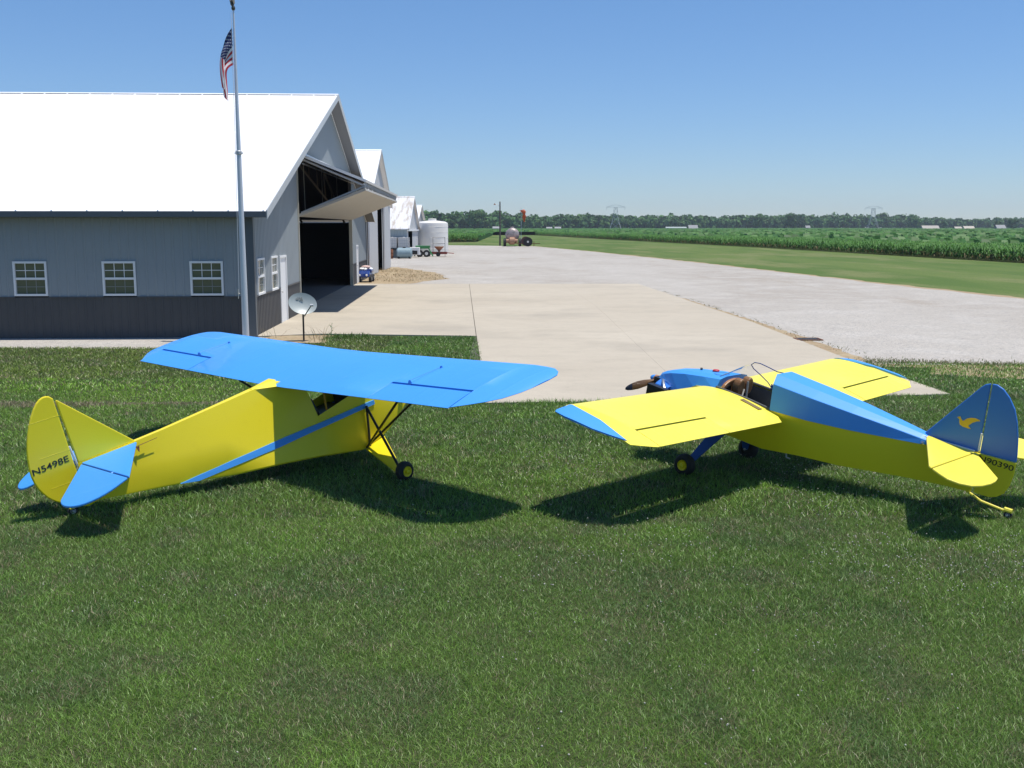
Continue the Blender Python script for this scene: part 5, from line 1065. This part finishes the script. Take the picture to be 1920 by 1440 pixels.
def house(name, p, Yv, w_, dpt, he, hr, label, mw, mr, cat="house", rot=0.0):
    t = thing(name, label, cat, (px(p, Yv), Yv, 0), rot); e = MB(); a = w_ / 2
    e.add([(-a, 0, 0), (a, 0, 0), (a, dpt, 0), (-a, dpt, 0), (-a, 0, he), (a, 0, he), (a, dpt, he), (-a, dpt, he), (-a, dpt / 2, hr - .15), (a, dpt / 2, hr - .15)], [(0, 1, 5, 4), (2, 3, 7, 6), (1, 2, 6, 9, 5), (3, 0, 4, 8, 7), (4, 5, 9, 8), (6, 7, 8, 9)])
    e.build("wall", mw, t)
    e = MB(); o_ = .6; sl_ = (hr - he) / (dpt / 2)
    for s_ in (0, 1):
        y0, y1 = (-o_, dpt / 2) if s_ == 0 else (dpt + o_, dpt / 2)
        e.hexa([(-a - o_, y0, he - sl_ * o_), (a + o_, y0, he - sl_ * o_), (a + o_, y1, hr), (-a - o_, y1, hr), (-a - o_, y0, he - sl_ * o_ + .2), (a + o_, y0, he - sl_ * o_ + .2), (a + o_, y1, hr + .2), (-a - o_, y1, hr + .2)])
    e.build("roof", mr, t)
    for k in range(max(1, int(w_ / 5))):
        x = -a + (k + .5) * w_ / max(1, int(w_ / 5)); e = MB(); e.box(x - .5, x + .5, -.06, -.005, he * .4, he * .8); e.build("window", M['glass'], t)
house("farm_shed", 931, 800, 5.0, 4.8, 2.21, 3.36, "tiny white shed under the woods left of the light pole", M['farwhite'], M['farwhite'], "shed")
house("farmhouse", 1030, 900, 3.9, 4.8, 2.04, 3.04, "tiny pale house far off, first one right of the windsock", M['farwhite'], M['farwhite'])
house("farmhouse", 1046, 905, 4.4, 4.8, 2.04, 3.20, "tiny pale house far off, second one right of the windsock", M['farwhite'], M['farwhite'])
house("barn", 1268, 1000, 18.7, 7.2, 2.21, 3.20, "long low pale barn under the woods left of the white gabled house", M['offwhite'], mat("pale_green_roof", (.35, .40, .38), .7), "barn")
house("farmhouse", 1300, 990, 7.7, 6.0, 2.21, 4.80, "white gabled farmhouse under the woods near the middle of the horizon", M['farwhite'], M['farwhite'])
house("farm_shed", 1515, 1000, 3.3, 3.6, 2.72, 4.40, "tiny white shed far off between the two pylons", M['farwhite'], M['farwhite'], "shed")
house("farmhouse", 1746, 960, 14.3, 7.2, 1.87, 4.32, "pale brown roofed farmhouse beside the small narrow tree", M['offwhite'], mat("pale_brown_roof", (.42, .38, .33), .8))
house("farmhouse", 1798, 980, 5.5, 6.0, 1.70, 3.36, "small pale house left of the long cream one", M['white'], mat("pale_tan_roof", (.45, .40, .34), .8))
house("farmhouse", 1818, 985, 8.8, 6.0, 1.87, 3.84, "long cream farmhouse third from the right end", mat("cream_siding", (.6, .55, .46), .7), mat("cream_roof", (.52, .46, .38), .8))
house("farmhouse", 1878, 990, 7.7, 7.2, 2.21, 4.96, "white farmhouse in front of the dark trees at the right end", M['farwhite'], M['farwhite'])
def pylon(p, Yv, top, label, tb_=7.0):
    h_ = (426 - top) / 1950 * Yv + 3; t = thing("transmission_pylon", label, "pylon", (px(p, Yv), Yv, 0), R(-8), "lattice pylons beyond the field")
    e = MB(); r_ = .13; lv = [(0, tb_), (h_ * .3, tb_ * .62), (h_ * .55, tb_ * .36), (h_ * .75, 1.6), (h_ * .93, 1.3)]
    for (z0, w0), (z1, w1_) in zip(lv, lv[1:]):
        for sx, sy in ((-1, -1), (1, -1), (1, 1), (-1, 1)):
            e.tube([(sx * w0, sy * w0, z0), (sx * w1_, sy * w1_, z1)], r_, 4); nx_, ny_ = (-sy, sx)
            e.tube([(sx * w0, sy * w0, z0), (nx_ * w1_, ny_ * w1_, z1)], r_ * .6, 4); e.tube([(nx_ * w0, ny_ * w0, z0), (sx * w1_, sy * w1_, z1)], r_ * .6, 4); e.tube([(sx * w1_, sy * w1_, z1), (nx_ * w1_, ny_ * w1_, z1)], r_ * .6, 4)
    e.build("lattice_tower", M['lattice'], t)
    e = MB(); zc = h_ * .93
    e.tube([(-8, 0, zc), (8, 0, zc)], r_, 4); e.tube([(-8, 0, zc), (-1.3, 0, zc + 1.8), (1.3, 0, zc + 1.8), (8, 0, zc)], r_ * .8, 4)
    for s_ in (-1, 1): e.tube([(s_ * 3.5, 0, zc + 1), (s_ * 4.5, 0, h_)], r_ * .8, 4)
    for x in (-7.8, 0, 7.8): e.tube([(x, 0, zc), (x, 0, zc - 2.2)], .12, 4)
    e.build("cross_arm", M['lattice'], t)
pylon(1154, 900, 386, "lattice pylon rising above the woods left of centre on the horizon", 5.2); pylon(1636, 1000, 388, "fainter lattice pylon above the woods towards the right", 5.6)

# ------------------------------------------------------------------ the air
e = MB(); e.box(-2650, 2650, -200, 2650, -1.0, 60); hz = e.build("haze", None)
hm = bpy.data.materials.new("summer_haze"); hm.use_nodes = True; nt = hm.node_tree; nt.nodes.remove(nt.nodes["Principled BSDF"])
pv = nt.nodes.new("ShaderNodeVolumePrincipled"); pv.inputs["Color"].default_value = (.80, .88, 1.0, 1); pv.inputs["Density"].default_value = .00013; pv.inputs["Anisotropy"].default_value = .2
nt.links.new(pv.outputs[0], nt.nodes["Material Output"].inputs["Volume"]); hz.data.materials.append(hm); tag(hz, "thin summer haze over the fields", "haze", kind="stuff")
